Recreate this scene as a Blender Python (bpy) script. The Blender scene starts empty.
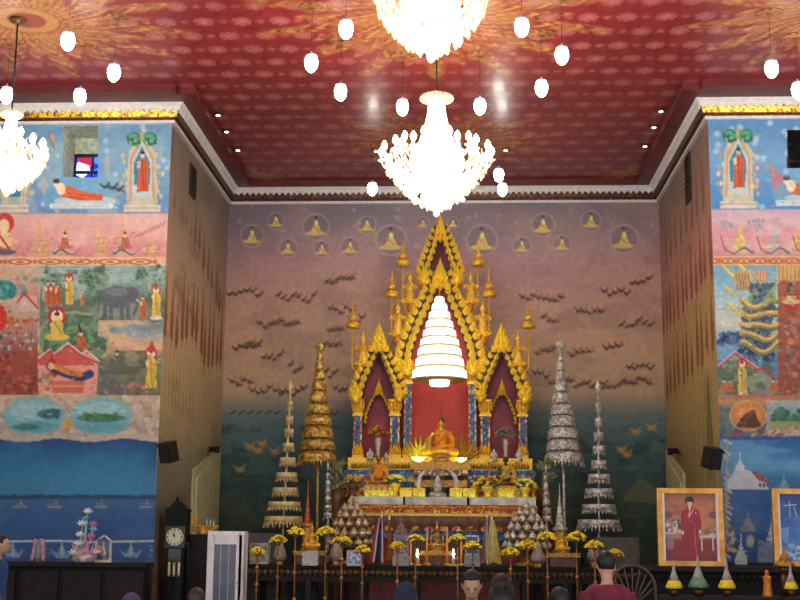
import bpy, math, random
import numpy as np
from math import sin, cos, pi, radians, sqrt, atan2, hypot
from mathutils import Vector, Matrix
random.seed(7)
scene = bpy.context.scene
C = scene.collection

# ---------------------------------------------------------------- camera
F_PX, PITCH, YAW, ROLL = 1261.68, 0.18301, -0.04963, 0.008247
CAM = Vector((0.4142, 0.0, 1.6))
_F = Vector((sin(YAW)*cos(PITCH), cos(YAW)*cos(PITCH), sin(PITCH)))
_R0 = Vector((cos(YAW), -sin(YAW), 0)); _U0 = _R0.cross(_F)
_R = cos(ROLL)*_R0 + sin(ROLL)*_U0; _U = -sin(ROLL)*_R0 + cos(ROLL)*_U0
cam = bpy.data.cameras.new('camera'); cam.sensor_width = 36; cam.lens = F_PX*36/800; cam.clip_end = 200
camo = bpy.data.objects.new('camera', cam); C.objects.link(camo)
camo.matrix_world = Matrix(((_R.x, _U.x, -_F.x, CAM.x), (_R.y, _U.y, -_F.y, CAM.y), (_R.z, _U.z, -_F.z, CAM.z), (0, 0, 0, 1)))
scene.camera = camo

# ---------------------------------------------------------------- world, light, exposure
W = bpy.data.worlds.new('world'); scene.world = W; W.use_nodes = True
W.node_tree.nodes['Background'].inputs[0].default_value = (0.93, 0.96, 1.0, 1)
W.node_tree.nodes['Background'].inputs[1].default_value = 1.12
scene.view_settings.view_transform = 'Standard'
scene.view_settings.look = 'None'
scene.view_settings.gamma = 1.0
scene.view_settings.use_curve_mapping = False
scene.view_settings.exposure = 0.35
LAMP = 1.0            # strength of every lamp's glow

def at(px, py, Y):
    """the point of the place, Y metres away, that was measured at (px, py) in the photograph"""
    d = _F*F_PX + _R*(px-400) + _U*(300-py)
    return CAM + d*(Y/d.y)
def atx(px, py, X):
    d = _F*F_PX + _R*(px-400) + _U*(300-py)
    return CAM + d*((X-CAM.x)/d.x)
def scale(Y): return Y/F_PX*1.0      # metres per pixel at depth Y

# ---------------------------------------------------------------- materials
def lin(c):
    return tuple((x/12.92 if x <= .04045 else ((x+.055)/1.055)**2.4) for x in c)
def rgb(r, g, b): return lin((r/255, g/255, b/255))
MATS = {}
def mat(name, col, rough=.5, metal=0.0, col2=None, ns=12.0, bump=.0, emit=0.0, ecol=None, trans=0.0, spec=.5, detail=3, vec='Object', contrast=(.35, .65)):
    if name in MATS: return MATS[name]
    m = bpy.data.materials.new(name); m.use_nodes = True; MATS[name] = m
    nt = m.node_tree; b = nt.nodes['Principled BSDF']
    c1 = rgb(*col); c2 = rgb(*(col2 if col2 else tuple(max(0, int(v*.82)) for v in col)))
    tc = nt.nodes.new('ShaderNodeTexCoord'); n = nt.nodes.new('ShaderNodeTexNoise'); r = nt.nodes.new('ShaderNodeValToRGB')
    n.inputs['Scale'].default_value = ns; n.inputs['Detail'].default_value = detail
    nt.links.new(tc.outputs[vec], n.inputs['Vector']); nt.links.new(n.outputs[0], r.inputs[0])
    r.color_ramp.elements[0].position = contrast[0]; r.color_ramp.elements[1].position = contrast[1]
    r.color_ramp.elements[0].color = c2+(1,); r.color_ramp.elements[1].color = c1+(1,)
    nt.links.new(r.outputs[0], b.inputs['Base Color'])
    b.inputs['Roughness'].default_value = rough; b.inputs['Metallic'].default_value = metal
    b.inputs['Specular IOR Level'].default_value = spec
    if trans: b.inputs['Transmission Weight'].default_value = trans
    if emit:
        b.inputs['Emission Color'].default_value = rgb(*(ecol or col))+(1,); b.inputs['Emission Strength'].default_value = emit
    if bump:
        bp = nt.nodes.new('ShaderNodeBump'); bp.inputs['Strength'].default_value = bump; bp.inputs['Distance'].default_value = .02
        nt.links.new(n.outputs[0], bp.inputs['Height']); nt.links.new(bp.outputs[0], b.inputs['Normal'])
    return m
def mosaic(name, cols, sc=18, rough=.3, metal=.3):
    """chips of coloured mirror glass: voronoi cells"""
    m = bpy.data.materials.new(name); m.use_nodes = True; MATS[name] = m
    nt = m.node_tree; b = nt.nodes['Principled BSDF']
    tc = nt.nodes.new('ShaderNodeTexCoord'); v = nt.nodes.new('ShaderNodeTexVoronoi'); r = nt.nodes.new('ShaderNodeValToRGB')
    sp = nt.nodes.new('ShaderNodeSeparateColor')
    v.inputs['Scale'].default_value = sc
    nt.links.new(tc.outputs['Object'], v.inputs['Vector']); nt.links.new(v.outputs['Color'], sp.inputs[0]); nt.links.new(sp.outputs[0], r.inputs[0])
    r.color_ramp.interpolation = 'CONSTANT'
    e = r.color_ramp.elements
    e[0].position = 0; e[0].color = rgb(*cols[0])+(1,); e[1].position = 1/len(cols); e[1].color = rgb(*cols[1])+(1,)
    for i in range(2, len(cols)):
        k = e.new(i/len(cols)); k.color = rgb(*cols[i])+(1,)
    nt.links.new(r.outputs[0], b.inputs['Base Color'])
    b.inputs['Roughness'].default_value = rough; b.inputs['Metallic'].default_value = metal
    return m
def glassy(name, col, alpha=.35, glow=0.0):
    """crystal: part clear, part bright translucent and glossy"""
    m = bpy.data.materials.new(name); m.use_nodes = True; MATS[name] = m
    nt = m.node_tree; nt.nodes.clear()
    out = nt.nodes.new('ShaderNodeOutputMaterial'); tr = nt.nodes.new('ShaderNodeBsdfTransparent'); tl = nt.nodes.new('ShaderNodeBsdfTranslucent')
    gl = nt.nodes.new('ShaderNodeBsdfGlossy'); di = nt.nodes.new('ShaderNodeBsdfDiffuse')
    tc = nt.nodes.new('ShaderNodeTexCoord'); n = nt.nodes.new('ShaderNodeTexNoise'); n.inputs['Scale'].default_value = 30
    nt.links.new(tc.outputs['Object'], n.inputs['Vector'])
    r = nt.nodes.new('ShaderNodeValToRGB'); r.color_ramp.elements[0].color = tuple(v*.7 for v in rgb(*col))+(1,); r.color_ramp.elements[1].color = rgb(*col)+(1,)
    nt.links.new(n.outputs[0], r.inputs[0])
    for s in (tl, di, gl): nt.links.new(r.outputs[0], s.inputs['Color'])
    gl.inputs['Roughness'].default_value = .12
    m1 = nt.nodes.new('ShaderNodeMixShader'); m2 = nt.nodes.new('ShaderNodeMixShader'); m3 = nt.nodes.new('ShaderNodeMixShader')
    m1.inputs[0].default_value = .35; m2.inputs[0].default_value = .25; m3.inputs[0].default_value = 1-alpha
    nt.links.new(tl.outputs[0], m1.inputs[1]); nt.links.new(di.outputs[0], m1.inputs[2])
    nt.links.new(m1.outputs[0], m2.inputs[1]); nt.links.new(gl.outputs[0], m2.inputs[2])
    nt.links.new(tr.outputs[0], m3.inputs[1]); nt.links.new(m2.outputs[0], m3.inputs[2])
    nt.links.new(m3.outputs[0], out.inputs[0])
    return m
def painted(name, rough=.6, gloss=.4, coat=0):
    """a surface carrying its painted picture as a colour per grid point, with a little plaster grain"""
    m = bpy.data.materials.new(name); m.use_nodes = True
    nt = m.node_tree; b = nt.nodes['Principled BSDF']
    a = nt.nodes.new('ShaderNodeAttribute'); a.attribute_name = 'paint'
    tc = nt.nodes.new('ShaderNodeTexCoord'); n = nt.nodes.new('ShaderNodeTexNoise'); n.inputs['Scale'].default_value = 9; n.inputs['Detail'].default_value = 8
    nt.links.new(tc.outputs['Object'], n.inputs['Vector'])
    mr = nt.nodes.new('ShaderNodeMapRange'); mr.inputs[1].default_value = .3; mr.inputs[2].default_value = .7; mr.inputs[3].default_value = .88; mr.inputs[4].default_value = 1.08
    nt.links.new(n.outputs[0], mr.inputs[0])
    mx = nt.nodes.new('ShaderNodeVectorMath'); mx.operation = 'SCALE'
    nt.links.new(a.outputs['Color'], mx.inputs[0]); nt.links.new(mr.outputs[0], mx.inputs['Scale'])
    nt.links.new(mx.outputs[0], b.inputs['Base Color'])
    b.inputs['Roughness'].default_value = rough; b.inputs['Specular IOR Level'].default_value = gloss
    if coat:
        b.inputs['Coat Weight'].default_value = coat; b.inputs['Coat Roughness'].default_value = .12
    return m

GOLD = mat('gold leaf', (250, 206, 70), .28, .35, (214, 152, 40), 30, .2)
GOLD2 = mat('bright gold', (255, 230, 84), .26, .28, (244, 196, 50), 30, .2)
OLDGOLD = mat('old gold', (214, 168, 74), .4, .4, (140, 96, 42), 30, .3)
BRONZE = mat('bronze', (120, 84, 48), .4, .6, (70, 46, 28), 30, .2)
ORANGEGOLD = mat('orange gold', (232, 160, 60), .4, .35, (190, 90, 30), 30, .2)
REDPANEL = mat('red panel', (206, 66, 56), .55, 0, (190, 52, 48), 3)
PURPLE = mat('crimson panel', (140, 34, 62), .55, 0, (112, 24, 52), 4)
DARKRED = mat('dark red lacquer', (120, 34, 30), .4, 0, (84, 22, 22), 10)
BLUEMOS = mosaic('blue mirror mosaic', [(24, 66, 120), (28, 96, 140), (18, 50, 100), (30, 80, 130), (60, 150, 170), (26, 60, 110), (20, 40, 80), (70, 90, 110)], 26)
REDMOS = mosaic('red and gold mosaic', [(150, 50, 35), (214, 150, 60), (110, 30, 30), (230, 180, 90), (170, 80, 40)], 22)
BANDMOS = mosaic('gold and blue carved band', [(206, 160, 70), (90, 60, 60), (226, 186, 90), (130, 60, 50), (60, 80, 120), (190, 140, 70)], 22)
TURQ = mosaic('turquoise mosaic', [(40, 160, 200), (90, 200, 220), (210, 170, 80), (30, 110, 170)], 24)
SILVER = mat('silver', (214, 208, 200), .35, .35, (140, 132, 128), 20, .2)
SILVER2 = mat('chased silver', (216, 212, 206), .4, .2, (146, 140, 136), 16, .3, detail=1, contrast=(.4, .6))
GOLDCH = mat('chased gold', (220, 182, 88), .4, .25, (144, 106, 46), 14, .3, detail=1, contrast=(.4, .6))
PALEGOLD = mat('pale gold cloth', (222, 202, 150), .5, .1, (180, 152, 104), 18, .1)
WHITE = mat('white paint', (246, 242, 248), .5, 0, (232, 226, 234), 8)
OFFW = mat('off white cloth', (220, 214, 204), .7, 0, (180, 172, 160), 14)
MARBLE = mat('grey marble', (214, 212, 200), .3, 0, (160, 158, 146), 5, 0, detail=8)
DARK = mat('dark wood', (40, 28, 24), .5, 0, (22, 16, 14), 9, spec=.25)
DARK2 = mat('black lacquer', (16, 15, 17), .5, 0, (8, 8, 10), 9, spec=.2)
BLACK = mat('black', (16, 16, 18), .5, 0, (8, 8, 10), 9)
WOOD = mat('brown wood', (112, 66, 38), .4, 0, (76, 42, 26), 9)
ORANGE = mat('orange robe cloth', (240, 160, 30), .7, 0, (212, 120, 20), 9, .2)
SAFFRON = mat('gold robe cloth', (232, 176, 40), .6, .1, (196, 130, 24), 9, .2)
YELLOWF = mat('yellow petals', (255, 236, 60), .7, 0, (236, 196, 30), 60, .3)
GREEN = mat('green leaves', (70, 104, 44), .6, 0, (34, 60, 28), 30, .2)
ORANGEF = mat('orange petals', (216, 150, 60), .7, 0, (170, 96, 36), 60, .3)
WHITEF = mat('white petals', (236, 236, 190), .7, 0, (190, 200, 120), 60, .3)
GREYF = mat('grey green petals', (150, 146, 120), .7, .2, (96, 84, 70), 60, .3)
BROWNF = mat('bronze petals', (160, 96, 44), .6, .2, (104, 56, 30), 60, .3)
LAMPW = mat('lit lamp glass', (255, 252, 240), .3, 0, (255, 250, 236), 5, 0, emit=26*LAMP)
BULB = mat('lit candle bulb', (255, 246, 220), .3, 0, (255, 246, 220), 5, 0, emit=48*LAMP)
UMBW = mat('lit white silk', (255, 248, 234), .6, 0, (250, 240, 220), 9, 0, emit=1.6*LAMP)
LOTUSL = mat('lit yellow lotus glass', (250, 255, 90), .4, 0, (240, 240, 60), 9, 0, emit=5*LAMP, ecol=(250, 250, 110))
YGLOW = mat('self-lit yellow', (226, 216, 60), .4, 0, (130, 110, 30), 18, .4, emit=.22*LAMP, ecol=(226, 220, 50), contrast=(.4, .6))  # low glow, also put into petals and a leaf screen that are no lamps
FLAME = mat('candle flame', (255, 220, 140), .4, 0, (255, 200, 100), 9, 0, emit=30*LAMP)
CRYSTAL = glassy('crystal', (255, 252, 240), .3)
CLEAR = glassy('clear glass', (220, 230, 235), .86)
STRANDS = glassy('crystal strands', (255, 252, 240), .08)
CRGREY = mat('smoky crystal', (150, 140, 130), .15, .3, (80, 70, 62), 30)

# ---------------------------------------------------------------- mesh builder
class MB:
    def __init__(s): s.v = []; s.f = []; s.m = []; s.sm = []
    def add(s, vs, fs, mi=0, smooth=True):
        o = len(s.v); s.v.extend([tuple(v) for v in vs])
        for f in fs: s.f.append([o+i for i in f]); s.m.append(mi); s.sm.append(smooth)
        return s
    def box(s, c, d, mi=0, rz=0.0, rx=0.0, taper=1.0):
        hx, hy, hz = d[0]/2, d[1]/2, d[2]/2; vs = []
        M = Matrix.Rotation(rz, 3, 'Z') @ Matrix.Rotation(rx, 3, 'X')
        for z in (-hz, hz):
            t = taper if z > 0 else 1
            for x, y in ((-hx, -hy), (hx, -hy), (hx, hy), (-hx, hy)):
                vs.append(M @ Vector((x*t, y*t, z)) + Vector(c))
        return s.add(vs, [(3, 2, 1, 0), (4, 5, 6, 7), (0, 1, 5, 4), (1, 2, 6, 5), (2, 3, 7, 6), (3, 0, 4, 7)], mi, False)
    def lathe(s, prof, c=(0, 0, 0), n=20, mi=0, smooth=True, lobes=0, amp=0.0):
        vs = []; fs = []; c = Vector(c)
        for r, z in prof:
            for k in range(n):
                a = 2*pi*k/n; rr = r*(1+amp*cos(lobes*a)) if lobes else r
                vs.append(c+Vector((rr*cos(a), rr*sin(a), z)))
        for i in range(len(prof)-1):
            for k in range(n):
                a, b = i*n+k, i*n+(k+1) % n
                fs.append((a, b, b+n, a+n))
        fs.append(tuple(range(n-1, -1, -1))); fs.append(tuple(range((len(prof)-1)*n, len(prof)*n)))
        return s.add(vs, fs, mi, smooth)
    def sph(s, c, r, mi=0, n=12, R=None):
        if not hasattr(r, '__len__'): r = (r, r, r)
        vs = []; fs = []; c = Vector(c); m = max(6, n*2//3)
        for i in range(m+1):
            t = pi*i/m
            for k in range(n):
                a = 2*pi*k/n; v = Vector((r[0]*sin(t)*cos(a), r[1]*sin(t)*sin(a), -r[2]*cos(t)))
                if R: v = R @ v
                vs.append(c+v)
        for i in range(m):
            for k in range(n):
                a, b = i*n+k, i*n+(k+1) % n
                fs.append((a, b, b+n, a+n))
        return s.add(vs, fs, mi, True)
    def tube(s, pts, r, n=8, mi=0):
        pts = [Vector(p) for p in pts]; rs = r if hasattr(r, '__len__') else [r]*len(pts)
        vs = []; fs = []; up = None
        for i, p in enumerate(pts):
            d = (pts[min(i+1, len(pts)-1)]-pts[max(i-1, 0)]).normalized()
            if up is None: up = Vector((0, 0, 1)) if abs(d.z) < .9 else Vector((1, 0, 0))
            a = d.cross(up).normalized(); b = a.cross(d).normalized(); up = b
            for k in range(n):
                t = 2*pi*k/n; vs.append(p+(a*cos(t)+b*sin(t))*rs[i])
        for i in range(len(pts)-1):
            for k in range(n):
                q, w = i*n+k, i*n+(k+1) % n
                fs.append((q, w, w+n, q+n))
        fs.append(tuple(range(n-1, -1, -1))); fs.append(tuple(range((len(pts)-1)*n, len(pts)*n)))
        return s.add(vs, fs, mi, True)
    def prism(s, pts, y0, y1, mi=0, off=(0, 0, 0)):
        """polygon in x,z swept from y0 to y1"""
        n = len(pts); o = Vector(off)
        vs = [o+Vector((x, y0, z)) for x, z in pts]+[o+Vector((x, y1, z)) for x, z in pts]
        fs = [tuple(range(n)), tuple(range(2*n-1, n-1, -1))]+[(i, i+n, (i+1) % n+n, (i+1) % n) for i in range(n)]
        return s.add(vs, fs, mi, False)
    def leaf(s, b, ang, L, w, d=.04, mi=0, curl=.0):
        """a flame-shaped leaf standing in the x,z plane at b, pointing along ang, domed towards the viewer"""
        prof = [(0, .0), (.12, .32), (.3, .5), (.5, .42), (.72, .2), (.88, .07), (1, 0)]
        u = Vector((cos(ang), 0, sin(ang))); v = Vector((-sin(ang), 0, cos(ang))); b = Vector(b)
        L_, R_, M_ = [], [], []
        for t, h in prof:
            cc = b+u*(t*L)+v*(curl*L*t*t)
            L_.append(cc+v*h*w); R_.append(cc-v*h*w); M_.append(cc+Vector((0, -d*(h*2+.15), 0)))
        n = len(prof); vs = L_+M_+R_+[p+Vector((0, d*.6, 0)) for p in M_]
        fs = []
        for i in range(n-1):
            fs += [(i, i+1, n+i+1, n+i), (n+i, n+i+1, 2*n+i+1, 2*n+i), (2*n+i, 2*n+i+1, 3*n+i+1, 3*n+i), (3*n+i, 3*n+i+1, i+1, i)]
        return s.add(vs, fs, mi, False)
    def out(s, name, mats, parent=None, mods=None, voxel=None):
        me = bpy.data.meshes.new(name)
        if not hasattr(mats, '__len__'): mats = [mats]
        o = Vector((0, 0, 0)); r = parent
        while r is not None: o = o+Vector(r.location); r = r.parent
        me.from_pydata([(x-o.x, y-o.y, z-o.z) for x, y, z in s.v], [], s.f)
        for m in mats: me.materials.append(m)
        me.polygons.foreach_set('material_index', s.m); me.polygons.foreach_set('use_smooth', s.sm)
        me.update()
        ob = bpy.data.objects.new(name, me); C.objects.link(ob); ob.parent = parent
        if voxel:
            md = ob.modifiers.new('Remesh', 'REMESH'); md.mode = 'VOXEL'; md.voxel_size = voxel; md.use_smooth_shade = True
            md = ob.modifiers.new('Smooth', 'SMOOTH'); md.factor = .5; md.iterations = 4
        return ob

def tag(o, label=None, cat=None, group=None, kind=None):
    if label: o['label'] = label
    if cat: o['category'] = cat
    if group: o['group'] = group
    if kind: o['kind'] = kind
    return o
def thing(name, loc, label, cat, group=None):
    o = bpy.data.objects.new(name, None); C.objects.link(o); o.location = loc; o.empty_display_size = .1
    return tag(o, label, cat, group)
def struct(o): o['kind'] = 'structure'; return o
def copy_tree(o, parent=None):
    c = o.copy(); C.objects.link(c)
    if parent is not None: c.parent = parent
    for ch in list(o.children): copy_tree(ch, c)
    return c
def dup(o, loc, label, sc=None):
    c = copy_tree(o); c.location = loc; c['label'] = label
    if sc: c.scale = (sc, sc, sc)
    return c
# ================================================================ painted surfaces
class Canvas:
    """a grid of paint on a real surface. gx, gy hold the authoring coordinates of every grid point."""
    def __init__(s, pos, gx, gy, base=(128, 128, 128)):
        s.pos, s.gx, s.gy = pos, gx, gy; s.nr, s.nc = gx.shape
        s.c = np.zeros((s.nr, s.nc, 3)); s.c[:] = base
        s.rng = np.random.RandomState(5)
        s.cmin, s.cmax = gx.min(0), gx.max(0); s.rmin, s.rmax = gy.min(1), gy.max(1)
    def win(s, x0, y0, x1, y1):
        cs = np.where((s.cmax >= x0) & (s.cmin <= x1))[0]; rs = np.where((s.rmax >= y0) & (s.rmin <= y1))[0]
        if len(cs) == 0 or len(rs) == 0: return None
        return slice(rs[0], rs[-1]+1), slice(cs[0], cs[-1]+1)
    def put(s, w, mask, col):
        a = mask[..., None]; col = np.asarray(col, float)
        s.c[w] = s.c[w]*(1-a)+col*a
    def grad(s, x0, y0, x1, y1, stops, a=1.0):
        w = s.win(x0, y0, x1, y1)
        if w is None: return
        X, Y = s.gx[w], s.gy[w]; ys = [q[0] for q in stops]
        col = np.stack([np.interp(Y, ys, [q[1][k] for q in stops]) for k in range(3)], -1)
        m = ((X >= x0) & (X <= x1) & (Y >= y0) & (Y <= y1))*float(a)
        s.put(w, m, col)
    def rect(s, x0, y0, x1, y1, col, a=1.0): s.grad(x0, y0, x1, y1, [(y0, col), (y1+.01, col)], a)
    def ell(s, cx, cy, rx, ry, col, a=1.0, soft=.0, rot=0.0, ring=None):
        R = max(rx, ry)*(1+soft)+2; w = s.win(cx-R, cy-R, cx+R, cy+R)
        if w is None: return
        X, Y = s.gx[w]-cx, s.gy[w]-cy
        if rot: X, Y = X*cos(rot)+Y*sin(rot), -X*sin(rot)+Y*cos(rot)
        d = np.sqrt((X/rx)**2+(Y/ry)**2); k = max(soft, .7/min(rx, ry))
        if ring: m = np.clip(1-np.abs(d-1)/ring, 0, 1)
        else: m = np.clip((1-d)/k+.5, 0, 1)
        s.put(w, m*a, col)
    def poly(s, pts, col, a=1.0, col2=None):
        xs = [p[0] for p in pts]; ys = [p[1] for p in pts]; w = s.win(min(xs)-1, min(ys)-1, max(xs)+1, max(ys)+1)
        if w is None: return
        X, Y = s.gx[w], s.gy[w]; ins = np.zeros(X.shape, bool); n = len(pts)
        for i in range(n):
            x1, y1 = pts[i]; x2, y2 = pts[(i+1) % n]
            if y1 == y2: continue
            t = (Y-y1)/(y2-y1); ins ^= ((y1 > Y) != (y2 > Y)) & (X < x1+t*(x2-x1))
        if col2 is not None:
            t = np.clip((Y-min(ys))/(max(ys)-min(ys)+1e-6), 0, 1)[..., None]; col = np.asarray(col)*(1-t)+np.asarray(col2)*t
        s.put(w, ins*float(a), col)
    def line(s, pts, wd, col, a=1.0, taper=False):
        xs = [p[0] for p in pts]; ys = [p[1] for p in pts]; w = s.win(min(xs)-wd-1, min(ys)-wd-1, max(xs)+wd+1, max(ys)+wd+1)
        if w is None: return
        X, Y = s.gx[w], s.gy[w]; best = np.full(X.shape, 1e9); n = len(pts)-1
        for i in range(n):
            x1, y1 = pts[i]; x2, y2 = pts[i+1]; L = (x2-x1)**2+(y2-y1)**2+1e-9
            t = np.clip(((X-x1)*(x2-x1)+(Y-y1)*(y2-y1))/L, 0, 1); d = np.hypot(X-x1-t*(x2-x1), Y-y1-t*(y2-y1))
            if taper: d = d+wd*.5*((i+t)/n)
            best = np.minimum(best, d)
        s.put(w, np.clip(wd/2-best+.5, 0, 1)*a, col)
    def noise(s, sx, sy, seed, w=None):
        """smooth value noise 0..1 over the authoring coordinates"""
        r = np.random.RandomState(seed); T = r.rand(64, 64)
        X, Y = (s.gx, s.gy) if w is None else (s.gx[w], s.gy[w]); u, v = X/sx, Y/sy
        i, j = np.floor(u).astype(int), np.floor(v).astype(int); fu, fv = u-i, v-j
        fu, fv = fu*fu*(3-2*fu), fv*fv*(3-2*fv); g = lambda a, b: T[a % 64, b % 64]
        return (g(i, j)*(1-fu)+g(i+1, j)*fu)*(1-fv)+(g(i, j+1)*(1-fu)+g(i+1, j+1)*fu)*fv
    def fbm(s, sx, sy, seed, w=None):
        return sum(s.noise(sx/2**k, sy/2**k, seed+k, w)*.5**k for k in range(4))/1.875
    def cloud(s, x0, y0, x1, y1, sx, sy, col, a=1.0, lo=.45, hi=.65, seed=1):
        w = s.win(x0, y0, x1, y1)
        if w is None: return
        X, Y = s.gx[w], s.gy[w]
        m = np.clip((s.fbm(sx, sy, seed, w)-lo)/(hi-lo), 0, 1)*((X >= x0) & (X <= x1) & (Y >= y0) & (Y <= y1))
        s.put(w, m*a, col)
    def blobs(s, x0, y0, x1, y1, n, r, cols, seed=3, a=.9, flat=1.0):
        g = random.Random(seed)
        for _ in range(n):
            x, y = g.uniform(x0, x1), g.uniform(y0, y1); rr = r*g.uniform(.6, 1.3)
            s.ell(x, y, rr, rr*flat, g.choice(cols), a)
    # ---- motifs
    def monk(s, x, y, h, robe=(205, 90, 45), halo=None, skin=(235, 205, 170)):
        """standing figure, y is the feet"""
        if halo: s.ell(x, y-h*.9, h*.15, h*.17, halo); s.ell(x, y-h*.88, h*.1, h*.11, (250, 225, 190))
        s.poly([(x-h*.13, y-h*.02), (x-h*.1, y-h*.5), (x-h*.13, y-h*.7), (x-h*.05, y-h*.8), (x+h*.06, y-h*.8), (x+h*.14, y-h*.68), (x+h*.12, y-h*.4), (x+h*.15, y-h*.03)], robe)
        s.line([(x-h*.02, y-h*.75), (x+h*.03, y-h*.1)], max(.7, h*.03), tuple(int(v*.7) for v in robe))
        s.line([(x+h*.07, y-h*.6), (x+h*.08, y-h*.1)], max(.6, h*.02), tuple(int(v*.75) for v in robe))
        s.poly([(x-h*.12, y-h*.55), (x-h*.13, y-h*.7), (x-h*.05, y-h*.8), (x-h*.03, y-h*.6)], skin)
        s.ell(x, y-h*.88, h*.055, h*.075, skin); s.ell(x, y-h*.94, h*.05, h*.04, (60, 45, 40))
    def seated(s, x, y, h, robe=(225, 190, 70), halo=None, skin=(238, 214, 170), dark=(60, 45, 40)):
        if halo: s.ell(x, y-h*.78, h*.3, h*.32, halo); s.ell(x, y-h*.78, h*.2, h*.22, (250, 225, 190))
        s.ell(x, y-h*.1, h*.42, h*.12, robe); s.poly([(x-h*.2, y-h*.08), (x-h*.22, y-h*.55), (x-h*.08, y-h*.66), (x+h*.1, y-h*.66), (x+h*.22, y-h*.52), (x+h*.2, y-h*.08)], robe)
        s.line([(x-h*.1, y-h*.62), (x+h*.16, y-h*.2)], max(.6, h*.05), tuple(int(v*.72) for v in robe))
        s.ell(x, y-h*.77, h*.1, h*.12, skin); s.ell(x, y-h*.87, h*.09, h*.06, dark)
        s.line([(x, y-h*.88), (x, y-h)], max(.6, h*.05), dark)
    def spire(s, x, y, h, w, col, a=.8):
        s.poly([(x-w, y), (x-w, y-h*.08), (x-w*.7, y-h*.12), (x-w*.7, y-h*.3), (x-w*.45, y-h*.45), (x-w*.2, y-h*.6), (x, y-h), (x+w*.2, y-h*.6), (x+w*.45, y-h*.45), (x+w*.7, y-h*.3), (x+w*.7, y-h*.12), (x+w, y-h*.08), (x+w, y)], col, a)
        for k in (.1, .3, .45): s.line([(x-w*.8, y-h*k), (x+w*.8, y-h*k)], .8, tuple(int(v*.8) for v in col), a)
    def trees(s, x0, y0, x1, y1, n, seed, cols=((66, 110, 86), (96, 140, 110), (50, 86, 74), (130, 160, 130))):
        g = random.Random(seed)
        for _ in range(n):
            x, y = g.uniform(x0, x1), g.uniform(y0, y1)
            for k in range(5): s.ell(x+g.uniform(-3, 3), y+g.uniform(-3, 3), g.uniform(1.2, 3), g.uniform(1, 2.2), g.choice(cols), .8, .4)
    def naga(s, x, y, L, col, col2=(240, 220, 190), fl=1):
        pts = [(x+fl*L*(t-.5), y-L*.14*sin(t*7)-L*.2*t*t) for t in np.linspace(0, 1, 12)]
        s.line(pts, L*.13, col, taper=True); s.line([(p[0], p[1]-L*.05) for p in pts], L*.05, col2, taper=True)
    def angel(s, x, y, h, col, a=.6):
        s.poly([(x-h*.2, y), (x-h*.3, y-h*.35), (x-h*.12, y-h*.5), (x, y-h), (x+h*.12, y-h*.5), (x+h*.3, y-h*.35), (x+h*.2, y)], col, a)
        s.line([(x-h*.3, y-h*.45), (x, y-h*.7), (x+h*.3, y-h*.45)], .7, tuple(int(v*.75) for v in col), a)
    def build(s, name, hole=None, mat_=None, gain=1.0):
        s.c = 255*(np.clip(s.c/255, 0, 1)**2.2*gain)**(1/2.2) if gain != 1 else s.c
        keep = np.ones((s.nr-1, s.nc-1), bool)
        if hole is not None:
            gx = (s.gx[:-1, :-1]+s.gx[1:, 1:])/2; gy = (s.gy[:-1, :-1]+s.gy[1:, 1:])/2
            keep = ~((gx > hole[0]) & (gx < hole[2]) & (gy > hole[1]) & (gy < hole[3]))
        idx = np.arange(s.nr*s.nc).reshape(s.nr, s.nc)
        q = np.stack([idx[:-1, :-1], idx[:-1, 1:], idx[1:, 1:], idx[1:, :-1]], -1)[keep].reshape(-1)
        nf = len(q)//4
        me = bpy.data.meshes.new(name); me.vertices.add(s.nr*s.nc); me.vertices.foreach_set('co', s.pos.reshape(-1).astype(np.float32))
        me.loops.add(len(q)); me.loops.foreach_set('vertex_index', q.astype(np.int32))
        me.polygons.add(nf); me.polygons.foreach_set('loop_start', np.arange(0, nf*4, 4, dtype=np.int32)); me.polygons.foreach_set('loop_total', np.full(nf, 4, np.int32))
        me.update(calc_edges=True)
        c = np.clip(s.c/255., 0, 1); c = np.where(c <= .04045, c/12.92, ((c+.055)/1.055)**2.4)
        rgba = np.concatenate([c, np.ones((s.nr, s.nc, 1))], -1).astype(np.float32)
        at_ = me.attributes.new('paint', 'FLOAT_COLOR', 'POINT'); at_.data.foreach_set('color', rgba.reshape(-1))
        me.materials.append(mat_ or painted(name+' paint'))
        o = bpy.data.objects.new(name, me); C.objects.link(o); return struct(o)

def proj_arr(P):
    d = P-np.array(CAM); z = d@np.array(_F)
    return 400+F_PX*(d@np.array(_R))/z, 300-F_PX*(d@np.array(_U))/z
def wall_canvas(o, du, dv, nu, nv, res_u, res_v):
    """o origin (top), du direction along the wall, dv down; nu, nv metres"""
    a = np.arange(int(nu/res_u)+1)*res_u; b = np.arange(int(nv/res_v)+1)*res_v
    a[-1] = nu; b[-1] = nv
    pos = np.array(o)[None, None]+a[None, :, None]*np.array(du)[None, None]+b[:, None, None]*np.array(dv)[None, None]
    gx, gy = proj_arr(pos); return Canvas(pos, gx, gy)

HW, YB, YF, H = 4.565, 26.0, 20.59, 8.55     # half width of the recess, its back, the plane of the front walls, wall height
ZC = 8.95                                    # ceiling
# floor
fl = MB().box((0, 14.5, -.05), (26, 25, .1)); struct(fl.out('floor', mat('polished red floor tile', (120, 92, 80), .25, 0, (96, 70, 60), 2)))

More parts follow.
